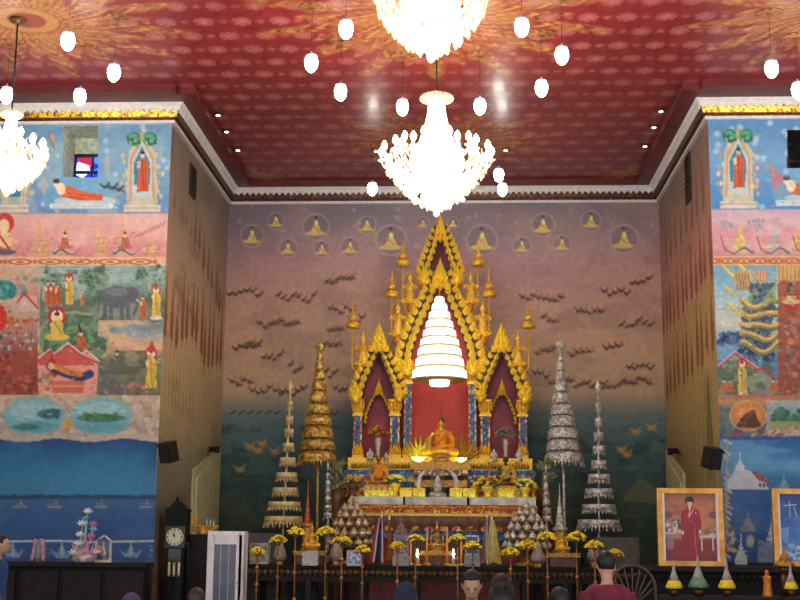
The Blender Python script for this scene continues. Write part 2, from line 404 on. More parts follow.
# ---------------- back wall
c = wall_canvas((-HW, YB, H), (1, 0, 0), (0, 0, -1), 2*HW, H, .019, .019)
c.grad(0, -100, 800, 900, [(200, (104, 97, 108)), (235, (120, 104, 116)), (262, (150, 116, 122)), (300, (160, 126, 116)), (350, (166, 136, 114)), (392, (156, 134, 112)), (404, (120, 116, 108)), (425, (66, 88, 92)), (455, (48, 74, 80)), (500, (40, 60, 58)), (560, (30, 36, 34))])
c.cloud(200, 200, 700, 400, 60, 40, (176, 140, 130), .35, .45, .7, 11)
c.cloud(200, 200, 700, 400, 30, 20, (110, 92, 92), .3, .5, .7, 21)
g = random.Random(4)
for i, (yb, col) in enumerate([(416, (84, 104, 108)), (426, (62, 90, 96)), (440, (52, 80, 84)), (456, (44, 70, 72)), (476, (38, 60, 58)), (498, (34, 52, 48)), (520, (28, 42, 38))]):
    pts = [(200, 700)]; x = 200
    while x < 700:
        pts.append((x, yb+g.uniform(-7, 5)+(4*sin(x/19+i)))); x += g.uniform(6, 14)
    pts.append((700, 700)); c.poly(pts, col, .55)
c.cloud(200, 425, 700, 600, 16, 10, (26, 44, 42), .5, .5, .68, 31)
c.cloud(200, 440, 700, 600, 9, 6, (78, 92, 70), .3, .58, .72, 41)
c.cloud(200, 470, 700, 600, 40, 20, (70, 66, 48), .4, .5, .7, 51)
c.cloud(400, 205, 540, 330, 20, 14, (120, 104, 118), .2, .5, .7, 61)
for x, y, r in [(252, 236, 11), (276, 221, 8.5), (288, 248, 9), (316, 227, 13), (322, 249, 8), (350, 247, 9.5), (367, 225, 9), (391, 240, 15), (423, 223, 6), (453, 223, 6), (482, 240, 15), (522, 246, 9), (543, 225, 11.5), (562, 244, 9), (591, 221, 10), (624, 239, 14)]:
    c.ell(x, y, r, r, (104, 92, 100), .45); c.ell(x, y, r, r, (176, 160, 150), .5, ring=.12)
    c.ell(x-.5, y+r*.5, r*.78, r*.17, (186, 164, 100)); c.poly([(x-r*.45, y+r*.45), (x-r*.15, y-r*.2), (x+r*.02, y-r*.45), (x+r*.2, y-r*.15), (x+r*.45, y+r*.45)], (190, 168, 104))
    c.ell(x+r*.02, y-r*.32, r*.14, r*.18, (226, 204, 120)); c.ell(x-r*.02, y-r*.75, r*.12, r*.08, (50, 44, 48)); c.line([(x-r*.2, y-r*.05), (x+r*.2, y+r*.3)], .8, (150, 110, 60))
for i in range(46):
    x, y = g.uniform(228, 662), g.uniform(205, 262); c.ell(x, y, 2.2, 2.2, (150, 140, 150), .5, .9)
def squiggle(x, y, w, seed):
    g = random.Random(seed); n = max(3, int(w/5)); px = x-w/2
    for k in range(n):
        yy = y+g.uniform(-3, 3)+2*sin(k*1.3); L = w/n*1.25
        pts = [(px+L*t, yy+2.4*sin(t*5+seed)*(1-t*.4)) for t in (0, .25, .5, .75, 1)]
        c.line(pts, g.uniform(1.2, 2.4), (80, 60, 58), .8); c.line([(px+L*.3, yy+3.2), (px+L*.8, yy+1)], 1.1, (92, 68, 60), .7); c.line([(px+L*.1, yy-1.5), (px+L*.35, yy-2.6), (px+L*.5, yy-1)], .8, (196, 164, 120), .6); c.ell(px+L*.4, yy+1, 1.6, 1.2, (70, 52, 54), .8, .4)
        c.line([(px+L*.6, yy-1), (px+L*1.05, yy-4)], .9, (104, 76, 66), .7)
        if g.random() < .6: c.angel(px+L*.5, yy-2, g.uniform(7, 14), (176, 142, 106), .35)
        px += w/n
for i, (x, y, w) in enumerate([(244, 291, 34), (296, 296, 40), (339, 278, 28), (278, 324, 42), (340, 309, 26), (356, 318, 16), (247, 346, 28), (272, 357, 22), (331, 345, 18), (335, 330, 16), (240, 380, 24), (266, 390, 34), (293, 391, 26), (330, 372, 14), (295, 366, 14), (250, 343, 18),
        (541, 297, 44), (589, 310, 28), (615, 292, 28), (641, 281, 22), (636, 321, 34), (549, 318, 16), (545, 350, 22), (580, 352, 24), (612, 346, 18), (640, 367, 26), (590, 384, 34), (612, 386, 24), (636, 382, 30), (560, 382, 26), (540, 372, 16), (340, 390, 14), (330, 410, 14)]):
    squiggle(x, y, w, i)
for x, y in [(250, 447), (258, 451), (262, 444), (275, 452), (636, 432), (652, 428), (627, 455), (622, 450), (240, 470), (572, 437), (568, 430)]:
    c.ell(x, y, 5, 3, (160, 120, 70), .7, .6); c.line([(x-6, y-4), (x, y), (x+5, y-5)], 1.2, (190, 140, 80), .7)
for k in range(6): c.line([(230+k*9, 414), (235+k*9, 411)], 1.6, (40, 50, 56), .9)
c.poly([(622, 500), (640, 478), (652, 484), (664, 505)], (110, 104, 70), .4)
c.build('wall_back', gain=1.72)

# ---------------- side walls of the recess
def side(X, name):
    L = X < 0
    c = wall_canvas((X, YF, H), (0, 1, 0), (0, 0, -1), YB-YF, H, .045, .022)
    for i in range(c.nr): pass
    Z = c.pos[..., 2]; Yw = c.pos[..., 1]
    c.gx = (Yw-YF)*60; c.gy = (H-Z)*52                      # authoring units on this wall: 60 per metre along, 52 per metre down
    c.cmin, c.cmax = c.gx.min(0), c.gx.max(0); c.rmin, c.rmax = c.gy.min(1), c.gy.max(1)
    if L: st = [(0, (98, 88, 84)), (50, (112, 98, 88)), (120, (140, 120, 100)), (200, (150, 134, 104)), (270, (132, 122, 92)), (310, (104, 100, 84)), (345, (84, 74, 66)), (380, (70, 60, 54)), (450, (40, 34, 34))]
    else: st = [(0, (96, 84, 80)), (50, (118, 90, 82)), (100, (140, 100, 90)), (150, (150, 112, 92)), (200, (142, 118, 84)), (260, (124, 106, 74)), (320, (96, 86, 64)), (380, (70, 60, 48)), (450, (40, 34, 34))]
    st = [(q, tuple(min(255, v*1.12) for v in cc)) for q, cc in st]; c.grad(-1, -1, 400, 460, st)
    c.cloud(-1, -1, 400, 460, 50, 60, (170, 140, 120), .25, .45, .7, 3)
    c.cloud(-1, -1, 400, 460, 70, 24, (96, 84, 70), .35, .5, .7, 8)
    g = random.Random(12 if L else 13)
    def tree_row(x0, x1, yf, h, n, col, a=.8):
        for k in range(n):
            x = x0+(x1-x0)*(k+.5)/n+g.uniform(-4, 4); y = yf(x)+g.uniform(-4, 4); hh = h*g.uniform(.6, 1.2)
            c.poly([(x-7, y), (x-9, y-hh*.3), (x-3, y-hh*.7), (x, y-hh), (x+3, y-hh*.7), (x+8, y-hh*.3), (x+6, y)], col, a)
            c.line([(x, y-hh*.3), (x, y+6)], 3, tuple(int(v*.8) for v in col), a)
    if L:
        tree_row(120, 300, lambda x: 82+(x-120)*.28, 44, 7, (112, 74, 52)); tree_row(40, 160, lambda x: 130+x*.25, 24, 8, (128, 94, 66), .6)
        tree_row(20, 120, lambda x: 70+x*.1, 20, 5, (104, 84, 66), .5)
        tree_row(0, 320, lambda x: 188+8*sin(x/30), 70, 13, (120, 72, 46), .85)
        for k in range(18):
            x = 10+k*17; c.line([(x, 196), (x+1, 262)], 5, (168, 146, 104), .6); c.line([(x+6, 200), (x+7, 255)], 3, (110, 96, 66), .5)
        c.cloud(0, 296, 400, 400, 30, 10, (112, 112, 104), .5, .45, .65, 5)
        c.cloud(0, 360, 120, 460, 40, 60, (150, 100, 70), .5, .4, .6, 9)
    else:
        c.poly([(-2, 140), (100, 146), (200, 150), (330, 168), (330, 460), (-2, 460)], (150, 132, 78), .55)
        tree_row(0, 330, lambda x: 138+x*.04, 62, 12, (112, 62, 46)); tree_row(20, 300, lambda x: 70+x*.05, 50, 8, (104, 68, 60), .7)
        tree_row(0, 320, lambda x: 206+x*.04, 62, 11, (116, 66, 42), .85)
        for k in range(8):
            x = 60+k*26; c.poly([(x, 380), (x+10, 300), (x+22, 240), (x+34, 300), (x+44, 380)], (84, 78, 50), .22)
        c.ell(50, 265, 22, 48, (84, 84, 54), .6, .3); c.line([(16, 320), (50, 200), (84, 320)], 4, (170, 150, 96), .8)
        c.line([(34, 320), (50, 226), (66, 320)], 3, (60, 60, 44), .8)
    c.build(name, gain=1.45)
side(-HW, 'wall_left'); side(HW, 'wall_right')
# narrow air slots high on the recess side walls
for i, (a, b) in enumerate([((189, 163), (195, 200)), ((686, 160), (692, 197))]):
    sx = -1 if i == 0 else 1
    p = atx(a[0], a[1], sx*HW); q = atx(b[0], b[1], sx*HW)
    y0, y1 = min(p.y, q.y), max(p.y, q.y); zc, hz = (p.z+q.z)/2, abs(p.z-q.z)
    m = MB().box((sx*(HW-.015), (y0+y1)/2, zc), (.03, .5, hz+.06), 1)
    m.box((sx*(HW-.03), (y0+y1)/2, zc), (.01, .42, hz), 0)
    for k in range(8): m.box((sx*(HW-.04), (y0+y1)/2, zc-hz/2+hz*(k+.5)/8), (.02, .42, .02), 0)
    struct(m.out('window_%d' % (i+3), [BLACK, mat('slot surround', (70, 60, 56), .6)]))
# pale doors at the back of the recess
for i, sx in enumerate((-1, 1)):
    y0, y1, z1 = 24.5, 25.72, 3.35
    y0, y1 = (23.3, 25.8) if sx < 0 else (23.9, 25.8); m = MB(); zz0, zz1 = 2.74, 3.3
    for d_, q, mi in ((.05, 0, 0), (.07, .16, 1)):
        P_ = [(y0+q, .05+q), (y1-q, .05+q), (y1-q, zz1-q), (y0+q, zz0-q)]; xs_ = (sx*HW, sx*(HW-d_))
        m.add([(x, y, z) for x in xs_ for y, z in P_], [(0, 1, 2, 3), (7, 6, 5, 4), (0, 4, 5, 1), (1, 5, 6, 2), (2, 6, 7, 3), (3, 7, 4, 0)], mi, False)
    struct(m.out('door_%d' % (i+1), [mat('pale green door', (206, 202, 150), .5, 0, (190, 186, 138), 5), mat('pale green door panel', (210, 206, 154), .5, 0, (196, 192, 144), 5)]))
# ---------------- front walls: the big murals
def detail(c, x0, x1):
    """small brush strokes of leaves, ripples and ornament over the painted scenes"""
    g = random.Random(int(x1))
    for _ in range(1100):
        x, y = g.uniform(x0, x1), g.uniform(268, 438); w = c.win(x, y, x+1, y+1)
        if w is None: continue
        k = c.c[w][0, 0]; f = g.choice((.72, .82, 1.18, 1.3)); an = g.uniform(-.9, .9); L = g.uniform(1, 3.2)
        c.line([(x, y), (x+L*cos(an), y+L*sin(an))], g.uniform(.8, 1.5), np.clip(k*f, 0, 255), .5)
    for _ in range(500):
        x, y = g.uniform(x0, x1), g.choice((g.uniform(122, 266), g.uniform(500, 560))); w = c.win(x, y, x+1, y+1)
        if w is None: continue
        k = c.c[w][0, 0]; c.line([(x, y), (x+g.uniform(1, 4), y+g.uniform(-1, 1))], 1, np.clip(k*g.choice((.86, 1.12)), 0, 255), .6)
# left of the recess
c = wall_canvas((-12, YF, H), (1, 0, 0), (0, 0, -1), 12-HW, H, .017, .017)
X0 = -400
c.grad(X0, -100, 200, 213, [(120, (104, 150, 196)), (150, (132, 178, 214)), (190, (116, 160, 208)), (213, (104, 150, 206))])
c.cloud(X0, 100, 200, 213, 26, 20, (176, 204, 222), .5, .45, .65, 2)
g = random.Random(3)
for k in range(60): c.ell(g.uniform(-60, 172), g.uniform(122, 210), 2.6, 2.6, (206, 222, 234), .7, .8)
# standing figure in its pointed arch
def arch(x, y0, y1, w, robe):
    c.poly([(x-w, y1), (x-w*.85, y0+26), (x, y0+4), (x+w*.85, y0+26), (x+w, y1)], (226, 210, 180), .75)
    c.poly([(x-w*.62, y1-14), (x-w*.6, y0+34), (x, y0+15), (x+w*.6, y0+34), (x+w*.62, y1-14)], (190, 216, 226))
    c.poly([(x-w*.5, y0+58), (x-w*.5, y0+36), (x, y0+19), (x+w*.5, y0+36), (x+w*.5, y0+58)], (50, 140, 176))
    c.line([(x-w*.72, y1-12), (x-w*.68, y0+32), (x, y0+10), (x+w*.68, y0+32), (x+w*.72, y1-12)], 2, (222, 160, 110))
    for sx in (-1, 1):
        c.ell(x+sx*w*.5, y0+12, w*.45, 7, (40, 120, 100)); c.blobs(x+sx*w*.5-6, y0+7, x+sx*w*.5+6, y0+17, 12, 1.6, [(90, 180, 140), (30, 90, 80), (170, 210, 170)], 5)
        for k in range(14): c.ell(x+sx*(w+1+g.uniform(-4, 4)), g.uniform(y0+28, y1-14), 1.6, 2.6, g.choice([(224, 196, 150), (206, 180, 140), (236, 216, 176)]), .7)
    c.spire(x, y0+14, 18, 3, (200, 190, 120), .9)
    c.monk(x+.5, y1-19, y1-y0-42, robe); c.rect(x-w*1.15, y1-7, x+w*1.15, y1, (222, 216, 206)); c.rect(x-w*.7, y1-15, x+w*.7, y1-7, (214, 206, 186), .8)
    c.line([(x-w*1.1, y1-4), (x+w*1.1, y1-4)], .8, (170, 150, 130))
arch(142, 127, 212, 16, (212, 92, 50))
arch(14, 150, 212, 13, (212, 92, 50)); arch(-70, 127, 212, 16, (212, 92, 50))
# reclining figure
def reclining(x0, y, L, robe, fl=1):
    c.poly([(x0-14, y+16), (x0-18, y+4), (x0-4, y-14), (x0+14, y-26), (x0+L*.8, y-22), (x0+L+8, y-2), (x0+L, y+16)], (110, 176, 220), .8)
    c.ell(x0+L*.5, y+8, L*.62, 5.5, (186, 214, 230)); c.line([(x0-8, y+13), (x0+L*1.02, y+13)], 5, (236, 240, 244))
    for k in range(16): c.ell(x0-6+k*L*.07, y+13, 1.6, 2.4, (206, 214, 224))
    c.poly([(x0, y-5), (x0+8, y-7), (x0+L*.5, y-1), (x0+L*.85, y+1), (x0+L*.86, y+7), (x0+L*.4, y+8), (x0+2, y+4)], robe)
    c.line([(x0+6, y), (x0+L*.8, y+4)], 1, (180, 70, 40)); c.line([(x0+10, y+4), (x0+L*.5, y+6)], 1, (180, 70, 40))
    c.ell(x0+1, y-4, 4.5, 6, (244, 226, 206)); c.ell(x0-3, y-9, 3.5, 4, (244, 226, 206)); c.ell(x0-3.5, y-12, 3.5, 2.6, (50, 60, 90))
reclining(60, 193, 50, (218, 104, 60)); reclining(-150, 193, 50, (218, 104, 60))
for x, y in [(105, 186), (113, 187), (119, 189)]: c.line([(x-5, y-2), (x, y+2), (x+4, y-3)], 2, (70, 70, 76)); c.line([(x, y), (x+5, y+3)], 1.2, (60, 60, 66))
c.line([(118, 200), (110, 196), (122, 192)], 1.2, (206, 180, 120))
c.ell(52, 139, 3, 5, (206, 170, 150)); c.line([(48, 134), (54, 148)], 1.4, (150, 120, 110)); c.ell(70, 129, 4, 2, (222, 150, 160), .7); c.line([(88, 126), (84, 122), (92, 121)], 1, (60, 70, 80))
c.ell(107, 165, 3, 10, (206, 196, 180), .5, .4); c.ell(44, 186, 3, 9, (206, 196, 170), .6, .4)
# pink band
c.grad(X0, 213, 200, 266, [(213, (222, 184, 184)), (235, (228, 166, 170)), (257, (214, 138, 146)), (258, (214, 138, 146))])
c.cloud(X0, 213, 172, 257, 20, 14, (240, 200, 196), .5, .45, .65, 7)
c.line([(X0, 214), (200, 213)], 1.2, (170, 150, 160))
for x, h, w in [(40, 34, 12), (66, 36, 7), (101, 40, 8), (122, 40, 8), (152, 22, 9), (-30, 34, 10), (-60, 40, 8)]:
    c.spire(x, 256, h, w, (222, 176, 128), .75); c.blobs(x-w, 256-h*.5, x+w, 255, 14, 1.4, [(206, 150, 110), (240, 210, 170), (190, 130, 100)], int(x)+99, .7)
for x, col in [(68, (60, 84, 140)), (128, (60, 84, 140)), (6, (90, 90, 110)), (-40, (60, 84, 140))]:
    c.naga(x, 253, 27, col); c.seated(x-3, 249, 18, (196, 110, 90), None)
for k in range(8): c.line([(134+k*4, 238-k*1.6), (137+k*4, 235-k*2)], 1.4, (190, 130, 110))
c.ell(5, 223, 9, 10, (206, 60, 50)); c.ell(4, 226, 5.5, 7, (240, 210, 180)); c.ell(5, 240, 8, 8, (236, 206, 160)); c.line([(0, 236), (10, 250)], 2, (190, 60, 50)); c.ell(4, 252, 12, 3, (110, 104, 110))
def border(c, x0, x1, y0, y1, base, sx):
    c.rect(x0, y0, x1, y1, base); x = x0; ym = (y0+y1)/2
    while x < x1:
        c.ell(x, ym, sx*.42, (y1-y0)*.36, (180, 90, 56)); c.ell(x, ym, sx*.3, (y1-y0)*.22, (240, 210, 150)); c.ell(x, ym, sx*.14, (y1-y0)*.12, (190, 80, 60))
        c.ell(x+sx/2, ym, sx*.07, (y1-y0)*.3, (200, 120, 90)); x += sx
    c.line([(x0, y0), (x1, y0)], 1, (236, 206, 160)); c.line([(x0, y1), (x1, y1)], 1.2, (236, 206, 150))
border(c, X0, 170, 257.5, 266, (232, 186, 158), 30)
# scene panels
c.grad(X0, 266, 200, 398, [(266, (150, 180, 190)), (290, (120, 150, 140)), (300, (96, 116, 100)), (318, (110, 130, 130)), (335, (150, 160, 170)), (345, (214, 170, 140)), (362, (130, 130, 110)), (385, (120, 124, 96)), (398, (130, 110, 90))])
c.trees(42, 268, 100, 290, 24, 1); c.trees(96, 268, 108, 300, 14, 2, ((60, 100, 80), (80, 120, 90))); c.trees(132, 268, 170, 282, 16, 3)
c.cloud(42, 268, 170, 300, 10, 14, (200, 214, 216), .5, .5, .65, 9); c.cloud(40, 290, 170, 335, 14, 8, (74, 92, 76), .6, .45, .6, 19)
for x in (48, 53, 58): c.monk(x, 306, 26 if x < 58 else 23, (200, 96, 56))
c.monk(69, 305, 30, (226, 190, 80), (196, 50, 44)); c.monk(82, 306, 16, (210, 140, 60)); c.trees(86, 270, 94, 300, 6, 33)
# elephant
c.ell(120, 312, 30, 12, (150, 156, 136), .7, .5); ec = (92, 100, 116); c.ell(117, 297, 17, 11, ec); c.ell(132, 295, 7, 8, ec); c.ell(128, 294, 4, 7, (84, 92, 104))
for x in (105, 111, 122, 128): c.rect(x-2.2, 300, x+2.2, 320, (92, 100, 112))
c.line([(136, 296), (137, 306), (134, 314)], 3, ec); c.ell(117, 292, 12, 4, (130, 138, 150), .6, .5); c.line([(100, 296), (98, 312)], 1.4, (84, 90, 100)); c.line([(137, 300), (142, 304)], 1.2, (240, 236, 220))
c.monk(143, 319, 24, (206, 100, 50)); c.monk(156, 318, 32, (228, 196, 80), (206, 60, 50)); c.ell(156, 318, 6, 2, (240, 220, 220))
# second row: seated teacher in a round glade
c.ell(74, 340, 36, 28, (112, 150, 120)); c.ell(74, 340, 36, 28, (220, 206, 140), .7, ring=.05); c.cloud(44, 315, 106, 370, 9, 8, (50, 84, 70), .7, .45, .6, 29); c.trees(46, 330, 100, 365, 22, 6)
c.rect(98, 322, 170, 336, (150, 176, 200), .5); c.cloud(98, 320, 170, 350, 24, 10, (232, 190, 150), .8, .4, .6, 39)
c.seated(57, 340, 30, (226, 196, 90), (190, 40, 44)); c.seated(81, 349, 20, (206, 96, 56), None); c.line([(80, 330), (79, 325)], 2, (60, 40, 36))
c.cloud(100, 350, 168, 398, 12, 7, (76, 84, 70), .7, .45, .6, 49); c.blobs(110, 383, 150, 392, 50, 1.8, [(170, 110, 100), (200, 140, 130), (130, 90, 90)], 8)
c.monk(151, 389, 40, (226, 190, 70), (196, 60, 50)); c.poly([(146, 352), (152, 340), (157, 352)], (196, 60, 50)); c.seated(117, 366, 16, (90, 110, 110)); c.cloud(96, 360, 130, 398, 8, 10, (90, 104, 120), .6, .45, .6, 69)
# pavilion with the reclining figure under a red roof
c.poly([(34, 397), (34, 364), (50, 350), (54, 355), (68, 343), (82, 355), (86, 351), (98, 362), (96, 397)], (226, 160, 150)); c.poly([(38, 362), (50, 352), (54, 357), (68, 346), (82, 357), (94, 363), (94, 366), (40, 366)], (206, 90, 90))
c.line([(34, 362), (50, 349), (54, 354), (68, 343), (82, 354), (86, 350), (99, 361)], 1.6, (240, 220, 220)); c.line([(34, 364), (50, 351), (54, 356), (68, 345), (82, 356), (98, 363)], 1.6, (190, 50, 56))
c.poly([(46, 366), (52, 354), (60, 372), (54, 378)], (190, 40, 50)); c.line([(50, 366), (64, 373), (80, 378), (90, 374)], 8, (40, 56, 110)); c.line([(54, 366), (68, 372), (80, 374)], 6, (216, 130, 60)); c.ell(51, 366, 3.5, 3.5, (236, 200, 160))
c.rect(52, 381, 84, 394, (206, 110, 90)); c.line([(52, 386), (84, 386)], 1.6, (230, 160, 120)); c.line([(50, 394), (86, 394)], 2, (230, 170, 150)); c.blobs(34, 372, 52, 396, 24, 2.2, [(220, 190, 160), (200, 150, 120), (150, 130, 110)], 81)
c.line([(40.5, 268), (36, 397)], 1, (200, 190, 170))
# far left column: crowd and hell scene
c.grad(X0, 266, 39, 296, [(266, (206, 180, 160)), (296, (190, 160, 150))]); c.grad(X0, 296, 38, 398, [(296, (214, 180, 160)), (325, (180, 150, 140)), (352, (160, 80, 66)), (398, (140, 60, 50))])
c.blobs(-40, 272, 38, 296, 60, 2.4, [(220, 150, 130), (160, 140, 130), (110, 150, 140)], 51); c.blobs(-100, 318, 36, 330, 120, 2.2, [(206, 120, 80), (230, 180, 150), (180, 90, 60)], 52); c.blobs(-100, 332, 36, 350, 200, 1.8, [(120, 120, 140), (190, 190, 200), (80, 80, 100), (170, 120, 110)], 53)
c.blobs(-100, 352, 36, 396, 220, 2.4, [(170, 70, 56), (120, 50, 44), (190, 100, 80), (150, 90, 80)], 54); c.ell(4, 290, 13, 10, (60, 140, 140)); c.blobs(-6, 284, 14, 297, 24, 2, [(90, 180, 170), (40, 110, 120)], 55); c.ell(0, 318, 7, 13, (206, 50, 40)); c.line([(18, 302), (24, 293), (38, 308)], 1.8, (190, 50, 60)); c.poly([(18, 304), (24, 296), (36, 310), (18, 312)], (220, 190, 200), .8)
# ovals
c.grad(X0, 395, 200, 440, [(395, (206, 180, 156)), (440, (180, 170, 160))]); c.cloud(X0, 395, 170, 440, 5, 4, (160, 140, 130), .6, .5, .62, 71); c.cloud(X0, 395, 170, 440, 7, 5, (226, 206, 180), .6, .5, .65, 73)
for x, isl in ((34, 0), (101, 1), (-34, 0), (-100, 1)):
    c.ell(x, 416, 32, 20, (150, 180, 170)); c.ell(x, 416, 29, 17, (120, 180, 200)); c.ell(x, 411, 26, 9, (166, 206, 216), .8, .5); c.ell(x, 427, 24, 6, (90, 160, 180), .8, .5)
    if isl: c.ell(x, 418, 24, 4, (70, 120, 90)); c.blobs(x-22, 414, x+20, 420, 40, 2, [(60, 110, 84), (90, 140, 100)], 72)
    else: c.ell(x+15, 414, 12, 5, (60, 110, 120), .9, .3); c.ell(x-8, 427, 13, 3.4, (50, 120, 120), .9, .3); c.blobs(x+5, 410, x+26, 418, 18, 2, [(50, 100, 100)], 74)
c.ell(67, 426, 4, 7, (214, 160, 80)); c.line([(66, 404), (72, 410), (66, 414)], 1.4, (190, 150, 110))
# the sea
c.grad(X0, 438, 200, 700, [(438, (28, 70, 128)), (455, (36, 100, 156)), (478, (52, 128, 176)), (494, (60, 128, 170)), (497, (46, 96, 140)), (500, (60, 104, 150)), (520, (46, 92, 150)), (541, (52, 84, 140)), (542, (52, 92, 150)), (562, (50, 84, 140)), (563, (40, 38, 44)), (700, (28, 26, 30))])
pts = [(X0, 396), (X0, 438)]
for k in range(60): pts.append((X0+k*9.7+1, 439+1.8*sin(k*.8)))
c.poly(pts+[(172, 396)], (0, 0, 0), 0)
for k in range(60): c.ell(X0+k*9.7, 438+1.8*sin(k*.9), 7, 2.4, (190, 178, 164))
c.cloud(X0, 441, 200, 494, 60, 30, (70, 140, 190), .35, .45, .65, 91); c.cloud(X0, 500, 200, 562, 14, 5, (70, 104, 160), .5, .45, .65, 93)
pts = [(X0, 499)]+[(X0+k*6, 495.5+g.uniform(-1.2, .6)) for k in range(100)]+[(200, 499)]; c.poly(pts, (38, 70, 108), .9)
for x in (55, 101, 146, 20, -30): c.line([(x-6, 507), (x+6, 507)], 2, (170, 150, 140), .8); c.line([(x-4, 504), (x+4, 504)], 1.4, (150, 140, 150), .7); c.line([(x+1, 500), (x+1, 506)], 1, (190, 180, 160), .7)
c.line([(X0, 543), (0, 541.5), (60, 540.8), (90, 542), (154, 541)], 1.6, (226, 232, 226)); c.line([(158.5, 440), (154.5, 700)], 2.2, (196, 206, 214))
for x in (13, 62, 131, -40): c.poly([(x-12, 548), (x-5, 554), (x, 544), (x+5, 554), (x+12, 548), (x+6, 558), (x-6, 558)], (150, 180, 206), .8); c.line([(x, 542), (x, 556)], 1.2, (206, 216, 224), .8)
c.line([(X0, 562), (156, 562)], 1.6, (90, 110, 150))
detail(c, -20, 172); c.build('wall_front_left', (63, 125.5, 98, 177.5))

# right of the recess
c = wall_canvas((HW, YF, H), (1, 0, 0), (0, 0, -1), 12-HW, H, .017, .017); X1 = 1400
c.grad(600, -100, X1, 210, [(120, (92, 146, 208)), (160, (120, 172, 224)), (205, (72, 140, 214))]); g = random.Random(8)
for k in range(70): c.ell(g.uniform(714, 900), g.uniform(122, 208), 3, 3, (196, 220, 240), .75, .8)
arch(738, 124, 208, 16, (206, 92, 60)); arch(868, 124, 208, 16, (206, 92, 60))
c.poly([(768, 162), (776, 172), (790, 178), (812, 196), (796, 203), (774, 194)], (190, 130, 150)); reclining(790, 190, 46, (206, 110, 70)); c.line([(768, 163), (774, 170)], 2, (200, 150, 110)); c.rect(776, 200, 860, 206, (226, 232, 240), .8)
c.grad(600, 210, X1, 257, [(210, (206, 176, 206)), (235, (222, 158, 176)), (257, (206, 150, 160))]); c.cloud(600, 210, X1, 257, 18, 10, (226, 200, 214), .6, .45, .65, 4); c.line([(600, 209.5), (X1, 210)], 1.4, (170, 170, 200))
for x, h, w, cc in [(740, 36, 7, (226, 200, 110)), (774, 34, 6, (170, 190, 220)), (798, 30, 6, (214, 176, 110)), (830, 30, 7, (214, 176, 110))]:
    c.spire(x, 252, h, w, cc, .85); c.blobs(x-w, 236, x+w, 252, 12, 1.5, [(236, 220, 150), (200, 180, 120)], int(x), .8)
for x in (731, 767, 803): c.naga(x+6, 252, 30, (110, 106, 116), (206, 200, 196), -1); c.line([(x-10, 236), (x-6, 250), (x+4, 254)], 1.4, (190, 90, 80))
c.blobs(722, 222, 734, 228, 8, 2, [(150, 170, 190)], 6); c.blobs(748, 220, 766, 230, 12, 2, [(150, 160, 190)], 7)
border(c, 600, X1, 257, 265, (222, 140, 110), 16)
# the world mountain wound round by a serpent
c.grad(600, 266, 782, 396, [(266, (110, 176, 222)), (300, (170, 206, 220)), (325, (214, 216, 206)), (340, (130, 176, 206)), (396, (70, 130, 196))])
mcol = [(60, 90, 130), (90, 130, 150), (44, 66, 100), (110, 150, 120)]
c.poly([(748, 284), (776, 282), (772, 300), (778, 310), (768, 330), (774, 352), (744, 356), (746, 330), (738, 312), (752, 300)], (70, 104, 130))
c.blobs(750, 284, 774, 354, 90, 3, mcol, 61); c.blobs(720, 333, 740, 344, 30, 3, [(60, 90, 150), (90, 120, 170), (40, 60, 110)], 62); c.blobs(740, 348, 772, 360, 50, 3, [(50, 84, 140), (90, 120, 170), (40, 60, 100)], 63)
c.rect(756, 270, 768, 280, (230, 196, 160)); [c.line([(757.5+k*3, 270), (757.5+k*3, 281)], 1.2, (190, 90, 80)) for k in range(4)]
for k, y in enumerate((300, 311, 322, 333, 344)):
    pts = [(742+36*t, y+6*sin(t*pi)+3*sin(t*6+k)) for t in np.linspace(0, 1, 9)]
    c.line([(p[0], p[1]+3.2) for p in pts], 2, (50, 60, 70)); c.line(pts, 6, (206, 156, 88)); c.line([(p[0], p[1]-1.4) for p in pts], 1.4, (240, 220, 150)); c.line([(p[0], p[1]+1.8) for p in pts], 1.4, (90, 130, 90))
c.line([(775, 300), (772, 292), (776, 286), (768, 296), (764, 304)], 3.5, (150, 180, 110))
for x, y in [(724, 268), (730, 274), (740, 266), (745, 272), (726, 288), (728, 304), (734, 310)]:
    c.line([(x, y), (x+6, y+6), (x+12, y+4), (x+16, y+12), (752, 296)], 3, (222, 180, 90), taper=True); c.line([(x-1, y-2), (x+5, y+3)], 1.6, (250, 226, 110))
c.ell(742, 280, 9, 10, (206, 170, 110)); [c.line([(736+3*k, 274), (738+3*k, 290)], 1, (140, 100, 60)) for k in range(5)]
c.poly([(716, 396), (718, 368), (735, 352), (783, 386), (784, 396)], (140, 156, 140)); c.cloud(716, 360, 783, 396, 8, 7, (70, 100, 84), .7, .45, .6, 64); c.line([(718, 368), (735, 353), (758, 370), (761, 368), (783, 386)], 2, (206, 50, 70)); c.line([(718, 366), (735, 351), (758, 368)], .9, (240, 220, 230))
c.monk(742, 394, 34, (220, 190, 90), (196, 50, 44)); c.ell(743, 394, 5, 2, (230, 226, 220)); [c.seated(x, 392, 14, (206, 110, 70)) for x in (724, 730, 773, 778)]; c.ell(760, 392, 8, 4, (140, 130, 130))
c.line([(777, 266), (784, 396)], 1.5, (206, 200, 190))
# brown crowd panel
c.grad(778, 266, X1, 396, [(266, (206, 160, 90)), (280, (190, 140, 80)), (282, (176, 90, 66)), (396, (150, 84, 70))]); [c.line([(781+k*4, 266), (781+k*4, 280)], 1.6, (226, 190, 120)) for k in range(30)]
c.blobs(786, 305, 900, 395, 320, 3, [(190, 100, 70), (140, 80, 76), (170, 130, 130), (206, 140, 110), (120, 90, 100)], 65); c.ell(791, 300, 8, 12, (190, 60, 40)); c.seated(791, 304, 22, (226, 190, 150)); c.poly([(785, 296), (790, 278), (797, 296)], (60, 30, 30), .6)
